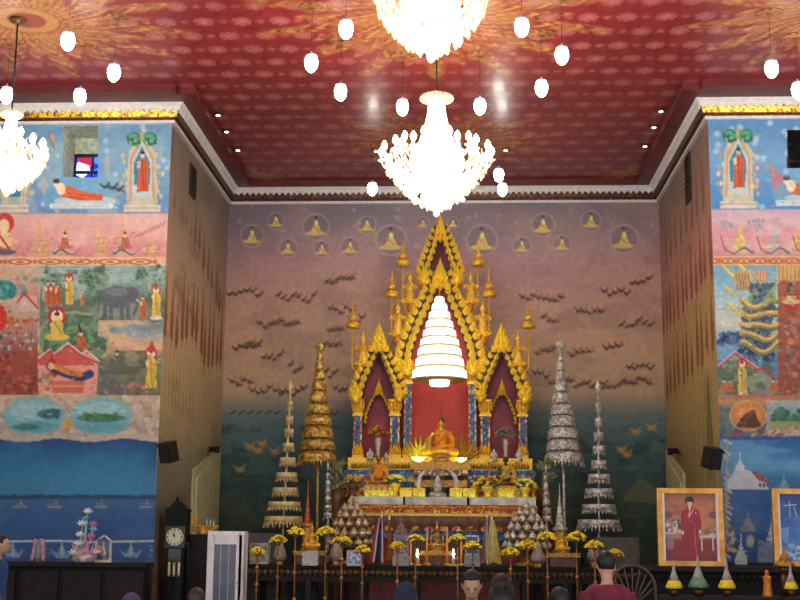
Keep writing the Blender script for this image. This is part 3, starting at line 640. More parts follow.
# ovals and scroll work
c.grad(600, 395, X1, 440, [(395, (190, 110, 90)), (402, (206, 150, 110)), (410, (90, 110, 130)), (440, (50, 80, 130))]); c.cloud(600, 396, X1, 436, 9, 6, (140, 150, 110), .5, .5, .65, 66)
c.ell(748, 416, 18, 15, (206, 130, 70)); c.ell(748, 414, 14, 10, (232, 160, 90), .7, .5); c.poly([(735, 428), (742, 416), (752, 410), (755, 410), (758, 420), (762, 427)], (96, 60, 50)); c.ell(748, 416, 18, 15, (226, 190, 130), .8, ring=.08)
c.rect(766, 400, X1, 436, (170, 200, 220), .7); c.blobs(774, 410, 900, 422, 60, 4, [(50, 110, 90), (70, 130, 90), (40, 90, 90)], 67); c.rect(770, 421, X1, 430, (150, 160, 110)); c.blobs(770, 424, 830, 434, 30, 2, [(206, 150, 110), (230, 210, 170), (180, 80, 60)], 68)
c.grad(600, 436, X1, 700, [(436, (44, 90, 160)), (452, (60, 124, 190)), (468, (96, 160, 206)), (484, (44, 96, 168)), (520, (50, 100, 170)), (562, (40, 76, 136)), (563, (32, 30, 34)), (700, (26, 24, 28))])
c.cloud(720, 440, X1, 480, 40, 12, (120, 176, 220), .6, .45, .62, 77); c.cloud(720, 480, X1, 562, 30, 22, (90, 130, 180), .5, .45, .65, 79)
for k in range(50):
    x = 724+k*4; y = 435+1.5*sin(k)+max(0, (k-14)*.12); c.line([(x, y), (x+4, y-2+g.uniform(-2, 2))], 2.2, g.choice([(214, 180, 150), (170, 90, 80), (120, 110, 110)]))
for k in range(22):
    y = 440+k*5.4; c.line([(725+g.uniform(-1, 1), y), (729+g.uniform(-2, 4), y+4)], 1.8, g.choice([(206, 180, 150), (120, 130, 160), (226, 206, 180)]))
def temple(x, y, h, w, col=(206, 216, 230)):
    c.poly([(x-w, y), (x-w, y-h*.2), (x-w*.75, y-h*.28), (x-w*.5, y-h*.42), (x-w*.3, y-h*.6), (x-w*.08, y-h*.7), (x, y-h), (x+w*.08, y-h*.7), (x+w*.3, y-h*.6), (x+w*.5, y-h*.42), (x+w*.75, y-h*.28), (x+w, y-h*.2), (x+w, y)], col, .95)
    for q in (.2, .42): c.line([(x-w, y-h*q), (x+w, y-h*q)], .9, tuple(int(v*.85) for v in col))
    for k in (-.5, 0, .5): c.ell(x+k*w, y-h*.08, w*.1, h*.05, (90, 110, 150), .8)
temple(740, 488, 38, 12); c.poly([(728, 489), (729, 478), (748, 470), (764, 476), (770, 484), (768, 490)], (200, 206, 220)); c.poly([(750, 470), (762, 474), (770, 484), (758, 480)], (150, 84, 90)); [c.ell(760+k*4, 485, 1.2, 2, (30, 40, 60)) for k in range(3)]
temple(748, 532, 24, 7, (150, 150, 160)); temple(784, 497, 26, 8, (130, 170, 200)); temple(741, 564, 30, 6, (226, 230, 236)); temple(772, 545, 34, 5, (214, 220, 230)); temple(820, 540, 50, 14); c.rect(758, 541, 782, 562, (160, 176, 200), .7); [c.line([(760+k*3, 541), (760+k*3, 562)], .8, (110, 130, 160)) for k in range(7)]
c.ell(750, 541, 4, 6, (220, 210, 170), .8, .4); c.blobs(728, 525, 736, 552, 26, 1.8, [(190, 200, 180), (110, 120, 110), (220, 190, 120)], 83)
c.line([(727.5, 440), (722.5, 700)], 2, (170, 160, 150)); detail(c, 712, 820); c.build('wall_front_right', (787, 130, 812, 168))

# ---------------- windows in the front walls
def window(n, x0, y0, x1, y1, lit):
    a = at(x0, y0, YF); b = at(x1, y1, YF); D = .75
    L, R, T, B = a.x, b.x, a.z, b.z; m = MB(); t = .06
    yc = YF+D/2+.006; m.box(((L+R)/2, yc, T+t/2), (R-L+2*t, D, t)); m.box(((L+R)/2, yc, B-t/2), (R-L+2*t, D, t)); m.box((L-t/2, yc, (T+B)/2), (t, D, T-B)); m.box((R+t/2, yc, (T+B)/2), (t, D, T-B))
    rev = mat('window reveal plaster', (226, 236, 214), .6) if lit else mat('shaded window reveal', (60, 56, 54), .6)  # plaster pale for the lit window, shade put into the colour otherwise
    o = struct(m.out('window_%d' % n, rev))
    H2 = (T-B)*.66 if lit else T-B; MB().box(((L+R)/2, YF+D+.01, B+H2+(T-B-H2)/2), (R-L+.1, .06, T-B-H2+.02)).out('upper_infill', rev, o); g = MB().box(((L+R)/2, YF+D+.02, B+H2/2), (R-L+.1, .02, H2+.02))
    g.out('window_pane', GLS if lit else mat('unlit window glass', (34, 36, 40), .2), o)
    f = MB()
    for z in (B+H2, B+H2/2, B+.02): f.box(((L+R)/2, YF+D-.01, z), (R-L, .05, .05))
    for x in (L+.02, (L+R)/2, R-.02): f.box((x, YF+D-.01, B+H2/2), (.03, .04, H2))
    f.out('window_frame', BLACK, o)
GLS = mosaic('stained glass', [(20, 40, 190), (220, 236, 255), (26, 60, 220), (150, 30, 70), (20, 30, 150), (60, 120, 240)], 5)
_b = GLS.node_tree.nodes['Principled BSDF']; _b.inputs['Metallic'].default_value = 0; _b.inputs['Emission Strength'].default_value = 1.1
_r = [n for n in GLS.node_tree.nodes if n.type == 'VALTORGB'][0]; GLS.node_tree.links.new(_r.outputs[0], _b.inputs['Emission Color'])
window(1, 63, 125.5, 98, 177.5, True); window(2, 787, 130, 812, 168, False)

# ---------------- cornice: mitred sweep round the recess
ring = [(-12, YF), (-HW, YF), (-HW, YB), (HW, YB), (HW, YF), (12, YF)]
sgn = [(0, -1), (1, -1), (1, -1), (-1, -1), (-1, -1), (0, -1)]
def off(i, e): return Vector((ring[i][0]+sgn[i][0]*e, ring[i][1]+sgn[i][1]*e, 0))
CW = mat('white cornice moulding', (244, 240, 244), .5, 0, (226, 222, 228), 12)
CB = mat('brown and gold cornice band', (150, 100, 44), .4, .3, (72, 34, 28), 22, .3, detail=2, contrast=(.5, .68))
CG = mat('gilded cornice band', (240, 190, 60), .3, .6, (110, 70, 24), 22, .4, detail=2, contrast=(.4, .55))
for i in range(5):
    m = MB()
    def bar(e0, e1, z0, z1, mi, e0t=None, e1t=None):
        a0, a1, b0, b1 = off(i, e0), off(i, e1), off(i+1, e0), off(i+1, e1)
        a1t, b1t = (off(i, e1t), off(i+1, e1t)) if e1t is not None else (a1, b1)
        vs = [p+Vector((0, 0, z)) for p, z in ((a0, z0), (b0, z0), (b1, z0), (a1, z0), (a0, z1), (b0, z1), (b1t, z1), (a1t, z1))]
        m.add(vs, [(0, 1, 2, 3), (7, 6, 5, 4), (0, 4, 5, 1), (1, 5, 6, 2), (2, 6, 7, 3), (3, 7, 4, 0)], mi, False)
    side_ = i in (1, 3)
    bar(-.02, .06, 8.495, 8.55, 0); bar(-.02, .045, 8.55, 8.60, 1); bar(-.02, .10, 8.60, 8.72, 1 if i in (1, 2, 3) else 2, None, .14)
    bar(-.02, .17, 8.72, 8.77, 0); bar(-.02, .19, 8.77, 8.82, 0, None, .23)
    a, b = off(i, .165), off(i+1, .165); L = (b-a).length; d = (b-a)/L; nrm = Vector((-sgn[i][0], 1, 0)) if 0 else d.cross(Vector((0, 0, 1)))
    n = int(L/.125)
    for k in range(n):
        p = a+d*(L*(k+.5)/n); h = L/n*.48
        tri = [p-d*h+Vector((0, 0, 8.725)), p+d*h+Vector((0, 0, 8.725)), p+Vector((0, 0, 8.655))]
        bk = [q-nrm*.02 for q in tri]
        m.add(tri+bk, [(0, 1, 2), (5, 4, 3), (0, 3, 4, 1), (1, 4, 5, 2), (2, 5, 3, 0)], 0, False)
    struct(m.out('trim_%d' % (i+1), [CW, CB, CG]))
# lower ceiling ledge between cornice and raised panel
LED = mat('dark red ceiling ledge', (112, 36, 40), .45, 0, (94, 28, 32), 4); m = MB()
for x0, x1, y0, y1 in [(-12.2, -4.06, 20.0, YF), (4.06, 12.2, 20.0, YF), (-HW, -4.06, YF, YB), (4.06, HW, YF, YB), (-4.06, 4.06, 25.72, YB), (-12.2, -4.35, 19.85, 20.0), (4.35, 12.2, 19.85, 20.0)]:
    m.box(((x0+x1)/2, (y0+y1)/2, 8.885), (x1-x0, y1-y0, .13))
struct(m.out('trim_6', LED))

# ---------------- ceiling
xs = np.arange(-12, 12.01, .024); ys = np.concatenate([np.arange(2, 13, .1), np.arange(13, 26.01, .035)])
GX, GY = np.meshgrid(xs, ys[::-1]); pos = np.stack([GX, GY, np.full_like(GX, ZC)], -1)
c = Canvas(pos, GX, GY); n1 = c.fbm(3, 3, 5); base = np.array((142, 42, 50))*(0.9+.2*n1[..., None]); c.c[:] = base
def medal(c, sx, sy, ox, oy, r, a):
    u = (GX-ox)/sx; v = (GY-oy)/sy; row = np.floor(v+.5); u = u+.5*(row % 2)
    dx = (u-np.floor(u+.5))*sx; dy = (v-row)*sy; d = np.hypot(dx, dy); th = np.arctan2(dy, dx)
    R = r*(.82+.18*np.abs(np.cos(4*th)))
    m = np.clip((R-d)/.03, 0, 1); lines = .5+.5*np.cos(d/r*16); pet = np.abs(np.cos(8*th))
    m = m*a*(.35+.65*np.maximum(lines, 0)*pet+.25*(d < r*.3)); m = np.clip(m, 0, 1)
    return m
mm = medal(c, .56, .54, 0, 0, .17, .8); c.c = c.c*(1-mm[..., None])+np.array((206, 150, 150))*mm[..., None]
mm = medal(c, .56, .54, .28, .0, .085, .75); c.c = c.c*(1-mm[..., None])+np.array((200, 138, 132))*mm[..., None]
def burst(cx, cy, R, n, seed):
    dx, dy = GX-cx, GY-cy; d = np.hypot(dx, dy); th = np.arctan2(dy, dx)
    for ray, k, RR, wd in ((0, n, R, .8), (.5, n, R*.76, .72)):
        ph = ((th/(2*pi)*k+ray) % 1)-.5; t = d/RR
        half = wd*.5*np.clip(1-t, 0, 1)**.55*np.where(t < .5, 1, 1-.1*np.sin(t*60)); ins = np.clip((half-np.abs(ph))*12, 0, 1)*(t < 1)
        edge = (half-np.abs(ph) < .07)
        fil = np.sin(d*26+np.abs(ph)*30)+np.sin(th*k*3.0+d*14)
        fil2 = c.fbm(.22, .22, seed)
        a = ins*np.where(edge, .95, np.where((fil > .1) | (fil2 > .56), .85, .12))
        col = np.where((fil > .9)[..., None], np.array((206, 160, 84)), np.array((168, 116, 56)))
        c.c = c.c*(1-a[..., None])+col*a[..., None]
    for r0, r1, col in ((0, .5, (150, 60, 50)), (.28, .46, (190, 150, 80)), (.6, .68, (180, 130, 66))):
        a = ((d >= r0) & (d < r1))*.8; c.c = c.c*(1-a[..., None])+np.array(col)*a[..., None]
for cx in (-5.95, 0, 5.95):
    burst(cx, 17.15, 2.75 if cx == 0 else 2.5, 14, 21)
burst(0, 23.2, 2.3, 14, 22); burst(0, 11.1, 2.7, 14, 23)
for sx in (-1, 1): burst(sx*4.06, 25.72, 1.1, 12, 24)
c.build('ceiling', None, painted('ceiling paint', .36, .35, .12))
# the dark side of the hall beyond the murals
struct(MB().box((-12.15, 14.5, 4.4), (.3, 12.2, 8.9)).out('wall_side_left', mat('pale hall plaster', (196, 176, 160), .7)))
struct(MB().box((12.15, 14.5, 4.4), (.3, 12.2, 8.9)).out('wall_side_right', mat('pale hall plaster', (196, 176, 160), .7)))
# ================================================================ lamps
def child(proto, parent, loc, rz=0.0):
    o = bpy.data.objects.new(proto.name.split('.')[0], proto.data); C.objects.link(o); o.parent = parent; o.location = loc; o.rotation_euler = (0, 0, rz); return o
def chandelier(big):
    """built at the origin: z = 0 is the lowest drop"""
    t = thing('crystal_chandelier', (0, 0, 0), None, 'chandelier')
    R = .78 if big else .52
    Ht = 1.76 if big else 1.25
    zc = .78 if big else .62           # height of the arm ring
    cr = .22 if big else .14
    MB().lathe([(cr*.4, Ht), (cr, Ht-.01), (cr*1.02, Ht-.05), (cr*.85, Ht-.1), (cr*.5, Ht-.13)], n=24, lobes=12, amp=.04).out('crown', CRYSTAL, t)
    zt = Ht-.1; zb = zc-.05; n = 26
    prof = [(cr*(.5+1.3*q**1.7), zt+(zb-zt)*q) for q in (1, .8, .6, .4, .2, 0)]
    MB().lathe(prof, n=40, lobes=20, amp=.03).out('bead_column', STRANDS, t)
    MB().lathe([(.01, .1), (.025, .3), (.03, Ht-.2), (.012, Ht+.02)], n=10).out('stem', BRONZE, t)
    lamps = [(0, 0, zb+.1+(zt-zb)*k/4.4, cr*(.75-.1*k)) for k in range(4)]+[(R*.42*cos(2*pi*k/7), R*.42*sin(2*pi*k/7), zc*.6, R*.13) for k in range(7)]+[(0, 0, zc*.36, R*.26)]
    for x, y, z, r in lamps: MB().sph((x, y, z), (r, r, r*1.1), n=10).out('inner_bulb', BULB, t)
    # basket: rings of hanging drops closing to a point
    L = .06 if big else .052
    dp = MB().lathe([(.004, L*2.2), (.006, L), (.022, L*.4), (.026, 0), (.014, -L*.7), (.002, -L)], n=6).out('crystal_drop', STRANDS, t)
    dp.location = (0, 0, .05)
    rings = [(1.06, 1.0, 24), (1.0, .8, 22), (.88, .62, 18), (.72, .46, 14), (.54, .32, 12), (.34, .2, 7)]
    k0 = 0
    for i, (fr, fz, n) in enumerate(rings):
        r = R*.8*fr if big else R*fr*.97
        for k in range(n):
            a = 2*pi*(k+.5*(i % 2))/n; child(dp, t, (r*cos(a), r*sin(a), zc*fz))
    g = random.Random(3); m = MB()
    for k in range(420 if big else 330):
        a = g.uniform(0, 2*pi); q = g.random()**.6; rr = R*(.25+.72*q) if big else R*(.25+.8*q); z = zc*(.12+.8*q)+g.uniform(-.08, .12)
        if z < zc*.25+0*rr: rr *= .6
        m.lathe([(.003, z+.035), (.016, z+.01), (.018, z), (.002, z-.035)], (rr*cos(a), rr*sin(a), 0), 5)
    tag(m.out('small_crystals', STRANDS, t), kind='stuff')
    MB().sph((0, 0, .03), (.045, .045, .06), n=10).out('bottom_finial', CRYSTAL, t)
    for k in range(24):
        a = 2*pi*k/24
        if k == 0: bd = MB().sph((0, 0, 0), (.02, .02, .034), n=6).out('crown_bead', STRANDS, t); bd.location = (cr*1.03, 0, Ht-.05)
        else: child(bd, t, (cr*1.03*cos(a), cr*1.03*sin(a), Ht-.05))
    arms = [(R, zc, 16, .0), (R*.66, zc+.15, 9, .2)] if big else [(R*.93, zc, 12, 0), (R*.6, zc+.1, 6, .3)]
    for r, z, n, ph in arms:
        for k in range(n):
            a = 2*pi*k/n+ph
            if k == 0:
                m = MB().tube([(.05, 0, z-.12), (r*.3, 0, z-.25), (r*.7, 0, z-.22), (r*.95, 0, z-.08), (r, 0, z)], .013, 6)
                m.lathe([(.012, z-.02), (.05, z+.01), (.055, z+.025), (.018, z+.03), (.016, z+.1)], (r, 0, 0), 8)
                pa = m.out('candle_arm', CRYSTAL, t); pb = MB().lathe([(.016, z+.09), (.038, z+.115), (.044, z+.145), (.026, z+.19), (.003, z+.22)], (r, 0, 0), 8).out('candle_bulb', BULB, pa); pa.rotation_euler = (0, 0, ph)
            else: q = child(pa, t, (0, 0, 0), a); child(pb, q, (0, 0, 0))
    return t
def cord_to(t, z0, z1, r=.012):
    MB().tube([(t.location.x, t.location.y, z0), (t.location.x, t.location.y, z1)], r, 6).out('hanging_cord', BLACK, t)
    MB().lathe([(.02, z1-.08), (.09, z1-.06), (.12, z1-.02), (.12, z1)], (t.location.x, t.location.y, 0), 16).out('ceiling_rose', BRONZE, t)
big = chandelier(True); big.location = (.06, 17.2, 6.0); bpy.context.view_layer.update()
big['label'] = 'large crystal chandelier with candle bulbs hanging before the golden altar spire'
cord_to(big, 7.74, ZC)
small = chandelier(False); small.location = at(5, 195, 17.1); small.location.x = -6.06; small['label'] = 'small crystal chandelier hanging in front of the blue mural at far left'
p = at(431, 60, 11.4); top = dup(small, (p.x, 11.4, p.z), 'crystal chandelier cut off by the top edge, nearest the viewer')
rt = dup(small, (6.06, 17.1, small.location.z), 'small crystal chandelier hanging beyond the right edge')
for t in (small, top, rt): cord_to(t, t.location.z+1.25, ZC)

GLOBE = MB().lathe([(.075, .1), (.092, .05), (.09, -.02), (.072, -.075), (.035, -.115), (.004, -.13)], n=18)
def pendant(x, y, z, label, grp):
    t = thing('pendant_lamp', (x, y, z), label, 'pendant lamp', grp)
    return t
pl = thing('pendant_lamp', (0, 0, 0), 'x', 'pendant lamp')
GLOBE.out('lamp_glass', LAMPW, pl)
MB().lathe([(.078, .1), (.08, .125), (.05, .145), (.015, .16), (.008, .19)], n=18).out('lamp_cap', WHITE, pl)
MB().tube([(0, 0, .18), (0, 0, ZC-8.1-.02)], .003, 5).out('lamp_cord', BLACK, pl)
cn = MB()
for r, z in ((.2, 0), (.15, -.008), (.1, -.016), (.05, -.024)): cn.lathe([(r, z), (r, z-.008), (r*.85, z-.014)], (0, 0, ZC-8.1), 20)
cn.out('ceiling_rose', mat('dull red gold rose', (190, 130, 80), .45, .2, (120, 60, 46), 16), pl)
rings_ = [((0.05, 17.1), [(-1.1, 15.6), (-1.7, 16.8), (-1.4, 18.0), (-.5, 18.7), (.7, 18.7), (1.6, 17.9), (1.8, 16.6), (1.2, 15.6), (.05, 15.3)], 'ring of the middle rosette', 'round the middle chandelier'),
          ((-5.85, 17.0), [(-4.9, 15.9), (-4.6, 17.1), (-5.4, 18.1), (-6.5, 18.0), (-7.15, 17.0), (-6.6, 16.0)], 'ring of the left rosette', 'round the left chandelier'),
          ((5.9, 17.1), [(4.8, 17.2), (5.4, 18.1), (6.5, 18.2), (7.1, 17.1), (6.6, 15.9)], 'ring of the right rosette', 'round the right chandelier'),
          ((0.0, 23.1), [(-1.3, 23.4), (1.2, 23.5), (1.1, 22.5)], 'ring above the altar', 'above the altar')]
pts = []
for (cx, cy), ps, nm, grp in rings_:
    for x, y in ps: pts.append((x, y, nm, grp, math.degrees(atan2(-(y-cy), x-cx))))
def clock(a):
    h = int(round((90-a)/30.0)) % 12; h = 12 if h == 0 else h
    return ['one', 'two', 'three', 'four', 'five', 'six', 'seven', 'eight', 'nine', 'ten', 'eleven', 'twelve'][h-1]
for i, (x, y, nm, grp, a) in enumerate(pts):
    lab = 'lit white egg-shaped pendant lamp at %s o\'clock in the %s' % (clock(a), nm)
    if i == 0: o = pl; o.location = (x, y, 8.1); o['label'] = lab
    else: o = dup(pl, (x, y, 8.1), lab)
    o['group'] = 'pendant lamps '+grp
# small spots in the raised ceiling panel
spots = [(-3.93, 21.39), (-3.95, 22.33), (-3.94, 23.48), (3.91, 21.37), (3.92, 22.26), (3.92, 23.4), (-1.25, 23.6), (1.27, 23.6)]
nmz = ['left row, nearest the viewer', 'left row, in the middle', 'left row, farthest back', 'right row, nearest the viewer', 'right row, in the middle', 'right row, farthest back', 'back rosette, on its left', 'back rosette, on its right']
for i, (x, y) in enumerate(spots):
    t = thing('ceiling_spotlight', (x, y, ZC), 'tiny ceiling spotlight of the %s' % nmz[i], 'spotlight', 'small spotlights in the red ceiling')
    MB().lathe([(.09, ZC), (.09, ZC-.02), (.06, ZC-.03)], (x, y, 0), 14).out('spotlight_ring', BRONZE, t)
    MB().lathe([(.045, ZC-.025), (.03, ZC-.04), (.002, ZC-.045)], (x, y, 0), 12).out('spotlight_bulb', mat('lit spot', (255, 240, 210), .3, emit=(2 if i in (1, 4) else 6)), t)

# ================================================================ the gilded altar shrine
YS = 24.1                      # front plane of the shrine
AX = 439.6                     # its middle in the photograph
def A(px, py, Y=YS, m=1):
    """point of the shrine; left half measured, m=-1 mirrors it over the altar's own axis x = 0"""
    p = at(px, py, Y); return Vector((m*(p.x-at(AX, py, Y).x), Y, p.z))
K = YS/F_PX
RAKEBK = mat('dark red rake board', (70, 24, 22), .5, 0, (44, 14, 16), 10)
def shrine():
    base = A(AX, 600); t = thing('altar_shrine', (0, YS, 0), 'tall gilded altar shrine with flame-edged gables and crimson niches on a carved base', 'shrine')
    # ---- base, step by step (y bottom, y top, half width px, material)
    zfloor = 0.0
    steps = [(470, 458, 92, 24.0, GOLD), (475, 470, 96, 23.95, BLUEMOS), (482, 475, 94, 23.92, BANDMOS), (488, 482, 98, 23.88, BLUEMOS), (497, 488, 96, 23.85, REDMOS)]
    for yb, yt, hw, Y, mt in steps:
        a, b = A(AX-hw, yb, Y), A(AX, yt, Y); x = abs(a.x); w = 2*x
        MB().box((0, Y+.8, (a.z+b.z)/2), (w, 1.6, abs(a.z-b.z)+.002)).out('base_moulding', mt, t)
    zb = A(AX, 497).z
    MB().box((0, 24.75, zb/2), (3.5, 1.5, zb)).out('plinth', DARKRED, t)
    m = MB()
    for k in range(60):                                  # lotus petals along the base ledge
        x = -1.68+3.36*(k+.5)/60
        m.leaf((x, 23.97, A(AX, 469.5).z), pi/2, .13, .07, .02)
    m.out('petal_band', OLDGOLD, t)
    # ---- back panels
    def P2(pts, Y): return [(A(x, y, Y).x, A(x, y, Y).z) for x, y in pts]
    def sym(pts, Y):
        l = P2(pts, Y); return l+[(-x, z) for x, z in reversed(l)]
    MB().prism(sym([(404, 460), (404, 362), (410, 335), (422, 300), (436, 262)], YS+.35), YS+.35, YS+.5).out('middle_panel', REDPANEL, t)
    MB().prism(sym([(426, 277), (432, 258), (439.5, 236)], YS+.28), YS+.28, YS+.34).out('upper_gable_panel', PURPLE, t)
    for m_ in (-1, 1):
        pl_ = [(A(x, y, YS+.3, m_).x, A(x, y, YS+.3, m_).z) for x, y in [(358, 460), (358, 400), (378, 350), (400, 400), (400, 460)]]
        MB().prism(pl_, YS+.3, YS+.42).out('side_niche_panel', PURPLE, t)
    # panel frame lines of the middle niche
    # ---- columns
    for m_ in (-1, 1):
        for cx, w, ytop, ybot, mt, ext in [(357.5, 8, 416, 447, BLUEMOS, 352), (394.5, 9, 416, 447, BLUEMOS, 0), (407.5, 7.5, 384, 447, BLUEMOS, 0)]:
            Y = YS+.05
            a, b = A(cx, ytop, Y, m_), A(cx, ybot, Y, m_); ww = w*K
            o = MB().box((a.x, Y+.1, (a.z+b.z)/2), (ww*.62, .16, a.z-b.z)).out('column', mt, t)
            mm = MB()
            for s in (-1, 1): mm.box((a.x+s*ww*.42, Y+.08, (a.z+b.z)/2), (ww*.2, .18, a.z-b.z))
            mm.out('column_edge', REDMOS, o)
            # base flare of upright petals and stepped foot
            mm = MB(); f = A(cx, 461, Y, m_)
            for k in range(4): mm.leaf((f.x+(k-1.5)*ww*.34, Y-.03, f.z+.06), pi/2+(-.05 if k < 2 else .05), .3, .085, .03)
            mm.box((f.x, Y+.1, f.z+.13), (ww*1.25, .2, .2))
            for q, (wk, zz) in enumerate(((1.5, .02), (1.35, .06), (1.45, .1))): mm.box((f.x, Y+.08, f.z+zz), (ww*wk, .26, .035))
            mm.out('column_base', GOLD, o)
            # capital: bands, upright petals
            mm = MB(); f = A(cx, ytop, Y, m_); h = .3 if cx < 400 else .26
            mm.box((f.x, Y+.08, f.z+.02), (ww*1.35, .24, .04)); mm.box((f.x, Y+.08, f.z+.07), (ww*1.1, .2, .03)); mm.box((f.x, Y+.1, f.z+h*.55), (ww*.95, .18, h*.9))
            for k in range(4): mm.leaf((f.x+(k-1.5)*ww*.3, Y-.02, f.z+.06), pi/2+(k-1.5)*-.12, h, .08, .03)
            mm.box((f.x, Y+.08, f.z+h), (ww*1.3, .24, .04))
            mm.out('capital', GOLD, o)
    # ---- rows of flame leaves along a rake
    def rake(pts, m_, name, w=.15, L=.2, rows=2, Y=YS-.02, mt=GOLD, back=.11, lift=.0, parent=t):
        P3 = [A(x, y, Y, m_) for x, y in pts]
        seg = [(P3[i+1]-P3[i]).length for i in range(len(P3)-1)]; tot = sum(seg)
        def pos(s):
            for i, l in enumerate(seg):
                if s <= l or i == len(seg)-1: return P3[i].lerp(P3[i+1], min(1, s/l)), (P3[i+1]-P3[i]).normalized()
                s -= l
        bk = MB(); n = max(2, int(tot/.12)); ring = []
        wid = w*rows*.55
        L_, R_ = [], []
        for k in range(n+1):
            p, d = pos(tot*k/n); nn = Vector((-d.z, 0, d.x)); q = wid*(.6+.4*min(1, k/n*3))*.8
            L_.append(p+nn*q); R_.append(p-nn*q)
        for k in range(n):
            vs = [L_[k], L_[k+1], R_[k+1], R_[k]]; vs = [v+Vector((0, .03, 0)) for v in vs]+[v+Vector((0, .03+back, 0)) for v in vs]
            bk.add(vs, [(0, 1, 2, 3), (7, 6, 5, 4), (0, 4, 5, 1), (1, 5, 6, 2), (2, 6, 7, 3), (3, 7, 4, 0)], 0, False)
        o = bk.out(name, RAKEBK, parent)
        mm = MB(); n = max(2, int(tot/(L*.8)))
        for k in range(n):
            s = tot*(k+.5)/n; p, d = pos(s); nn = Vector((-d.z, 0, d.x))
            up = atan2(-d.z, -d.x)                        # leaves climb the rake
            grow = .72+.28*min(1, 2.5*k/n)
            for r in range(rows):
                q = (r-(rows-1)/2)*w*.92*grow; lean = (-.35 if nn.x*(m_) > 0 else .35)*0
                outx = 1 if (q*nn.x)*m_ > 0 else -1
                side_ang = .38*(1 if r == rows-1 else -1)*(1 if 1 else 0)
                on = nn if nn.z > 0 else -nn; outer = (nn*q).dot(on) > 0
                th_ = (.62 if outer else .12) if rows > 1 else .3; dv_ = -d*cos(th_)+on*sin(th_)
                mm.leaf(p+nn*q*.9+d*L*.5, atan2(dv_.z, dv_.x), L*1.22*grow, w*1.0*grow, .055)
        mm.out('flame_leaves', GOLD2, o)
        return o
    def finial(px, py, ptop, w, name='gable_finial', mt=GOLD2, Y=YS-.08, m_=1):
        """leaf-built pointed finial, py bottom, ptop tip"""
        b = A(px, py, Y, m_); tp = A(px, ptop, Y, m_); h = tp.z-b.z; mm = MB(); W_ = w*K
        mm.leaf((b.x, Y, b.z+h*.28), pi/2, h*.72, W_*.62, .07)
        for q, (dx, dz, an, l) in enumerate([(.0, .0, 0, .5), (.22, .06, .3, .42), (-.22, .06, -.3, .42), (.2, .26, .18, .34), (-.2, .26, -.18, .34), (.12, .44, .1, .3), (-.12, .44, -.1, .3), (.34, .0, .55, .3), (-.34, .0, -.55, .3)]):
            mm.leaf((b.x+dx*W_, Y-.02*(q % 2), b.z+dz*h), pi/2-an, l*h, W_*.36, .06)
        return mm.out(name, mt, t)
    def naga_head(px, py, m_, s=1.0, Y=YS-.06):
        b = A(px, py, Y, m_); mm = MB(); u = K*s
        for an, l, w in ((1.45, 26, 8), (1.0, 15, 7), (1.9, 19, 8), (2.3, 14, 6), (.6, 10, 6), (2.7, 9, 6)):
            a = an if m_ > 0 else pi-an
            mm.leaf((b.x, Y, b.z), a, l*u, w*u, .07, curl=.18*m_)
        mm.sph((b.x, Y, b.z+2*u), (5*u, .06, 5*u))
        mm.out('serpent_head_finial', GOLD2, t)
    for m_ in (-1, 1):
        rake([(AX-2.5, 226), (430.5, 248), (421.5, 274)], m_, 'upper_rake', .12, .17, 2)
        rake([(AX-3.5, 268), (428, 295), (417, 318), (407, 343), (402, 366)], m_, 'main_rake', .16, .2, 2, YS-.06)
        rake([(376.5, 345), (368, 362), (360, 380), (356, 396)], m_, 'side_rake', .13, .17, 2, YS-.05)
        rake([(380, 345), (388, 362), (396, 380), (400, 396)], m_, 'side_rake', .13, .17, 2, YS-.05)
        rake([(377.2, 390), (371, 402), (366, 414), (365, 424)], m_, 'inner_arch', .07, .1, 1, YS+.12, GOLD, .06)
        rake([(379.2, 390), (385, 402), (390, 414), (391, 424)], m_, 'inner_arch', .07, .1, 1, YS+.12, GOLD, .06)
        finial(378.2, 352, 321, 17, m_=m_); finial(378.2, 396, 377, 7, m_=m_, Y=YS+.1)
        naga_head(355.5, 401, m_, .9); naga_head(399, 400, m_, .7); naga_head(407, 373, m_, 1.05); naga_head(423, 282, m_, .8)
        # pots on blue necks that carry the figures and flames
        for px, py, ww in [(423, 284, 9), (411, 309, 9), (397, 341, 8.5), (358, 371, 7.5)]:
            c_ = A(px, py, YS-.02, m_); mm = MB(); r = ww*K*.55
            o = mm.lathe([(r*.4, -.07), (r*.8, -.05), (r, -.01), (r*1.05, .02), (r*.8, .05), (r*.9, .07), (r*.7, .1)], (c_.x, YS+.02, c_.z), 16, lobes=8, amp=.04).out('lotus_bracket', ORANGEGOLD, t)
            if px > 370: MB().lathe([(r*.3, -.34), (r*.42, -.2), (r*.55, -.07)], (c_.x, YS+.04, c_.z), 12).out('bracket_neck', TURQ, o)
            else: MB().lathe([(r*.2, -.2), (r*.3, -.12), (r*.55, -.07)], (c_.x, YS+.04, c_.z), 12).out('bracket_neck', BRONZE, o)
        # arms that carry the small gilded parasols
        for px, py, yl in [(352, 325, 372), (391, 293, 340), (402, 266, 308)]:
            c_, d_ = A(px, py, YS, m_), A(px+4, yl, YS, m_)
            MB().tube([c_, (c_.x, YS, d_.z+.1), d_], .018, 6).out('parasol_stay', GOLD, t)
    finial(AX, 243, 212, 11, 'top_finial'); finial(AX, 291, 257, 17, 'gable_finial', Y=YS-.12)
    # backing that ties it all together
    MB().prism(sym([(356, 460), (358, 402), (378, 356), (399, 400), (404, 350), (418, 312), (428, 268), (439.5, 225)], YS+.45), YS+.52, YS+.7).out('backing_wall', DARKRED, t)
    return t
shrine()

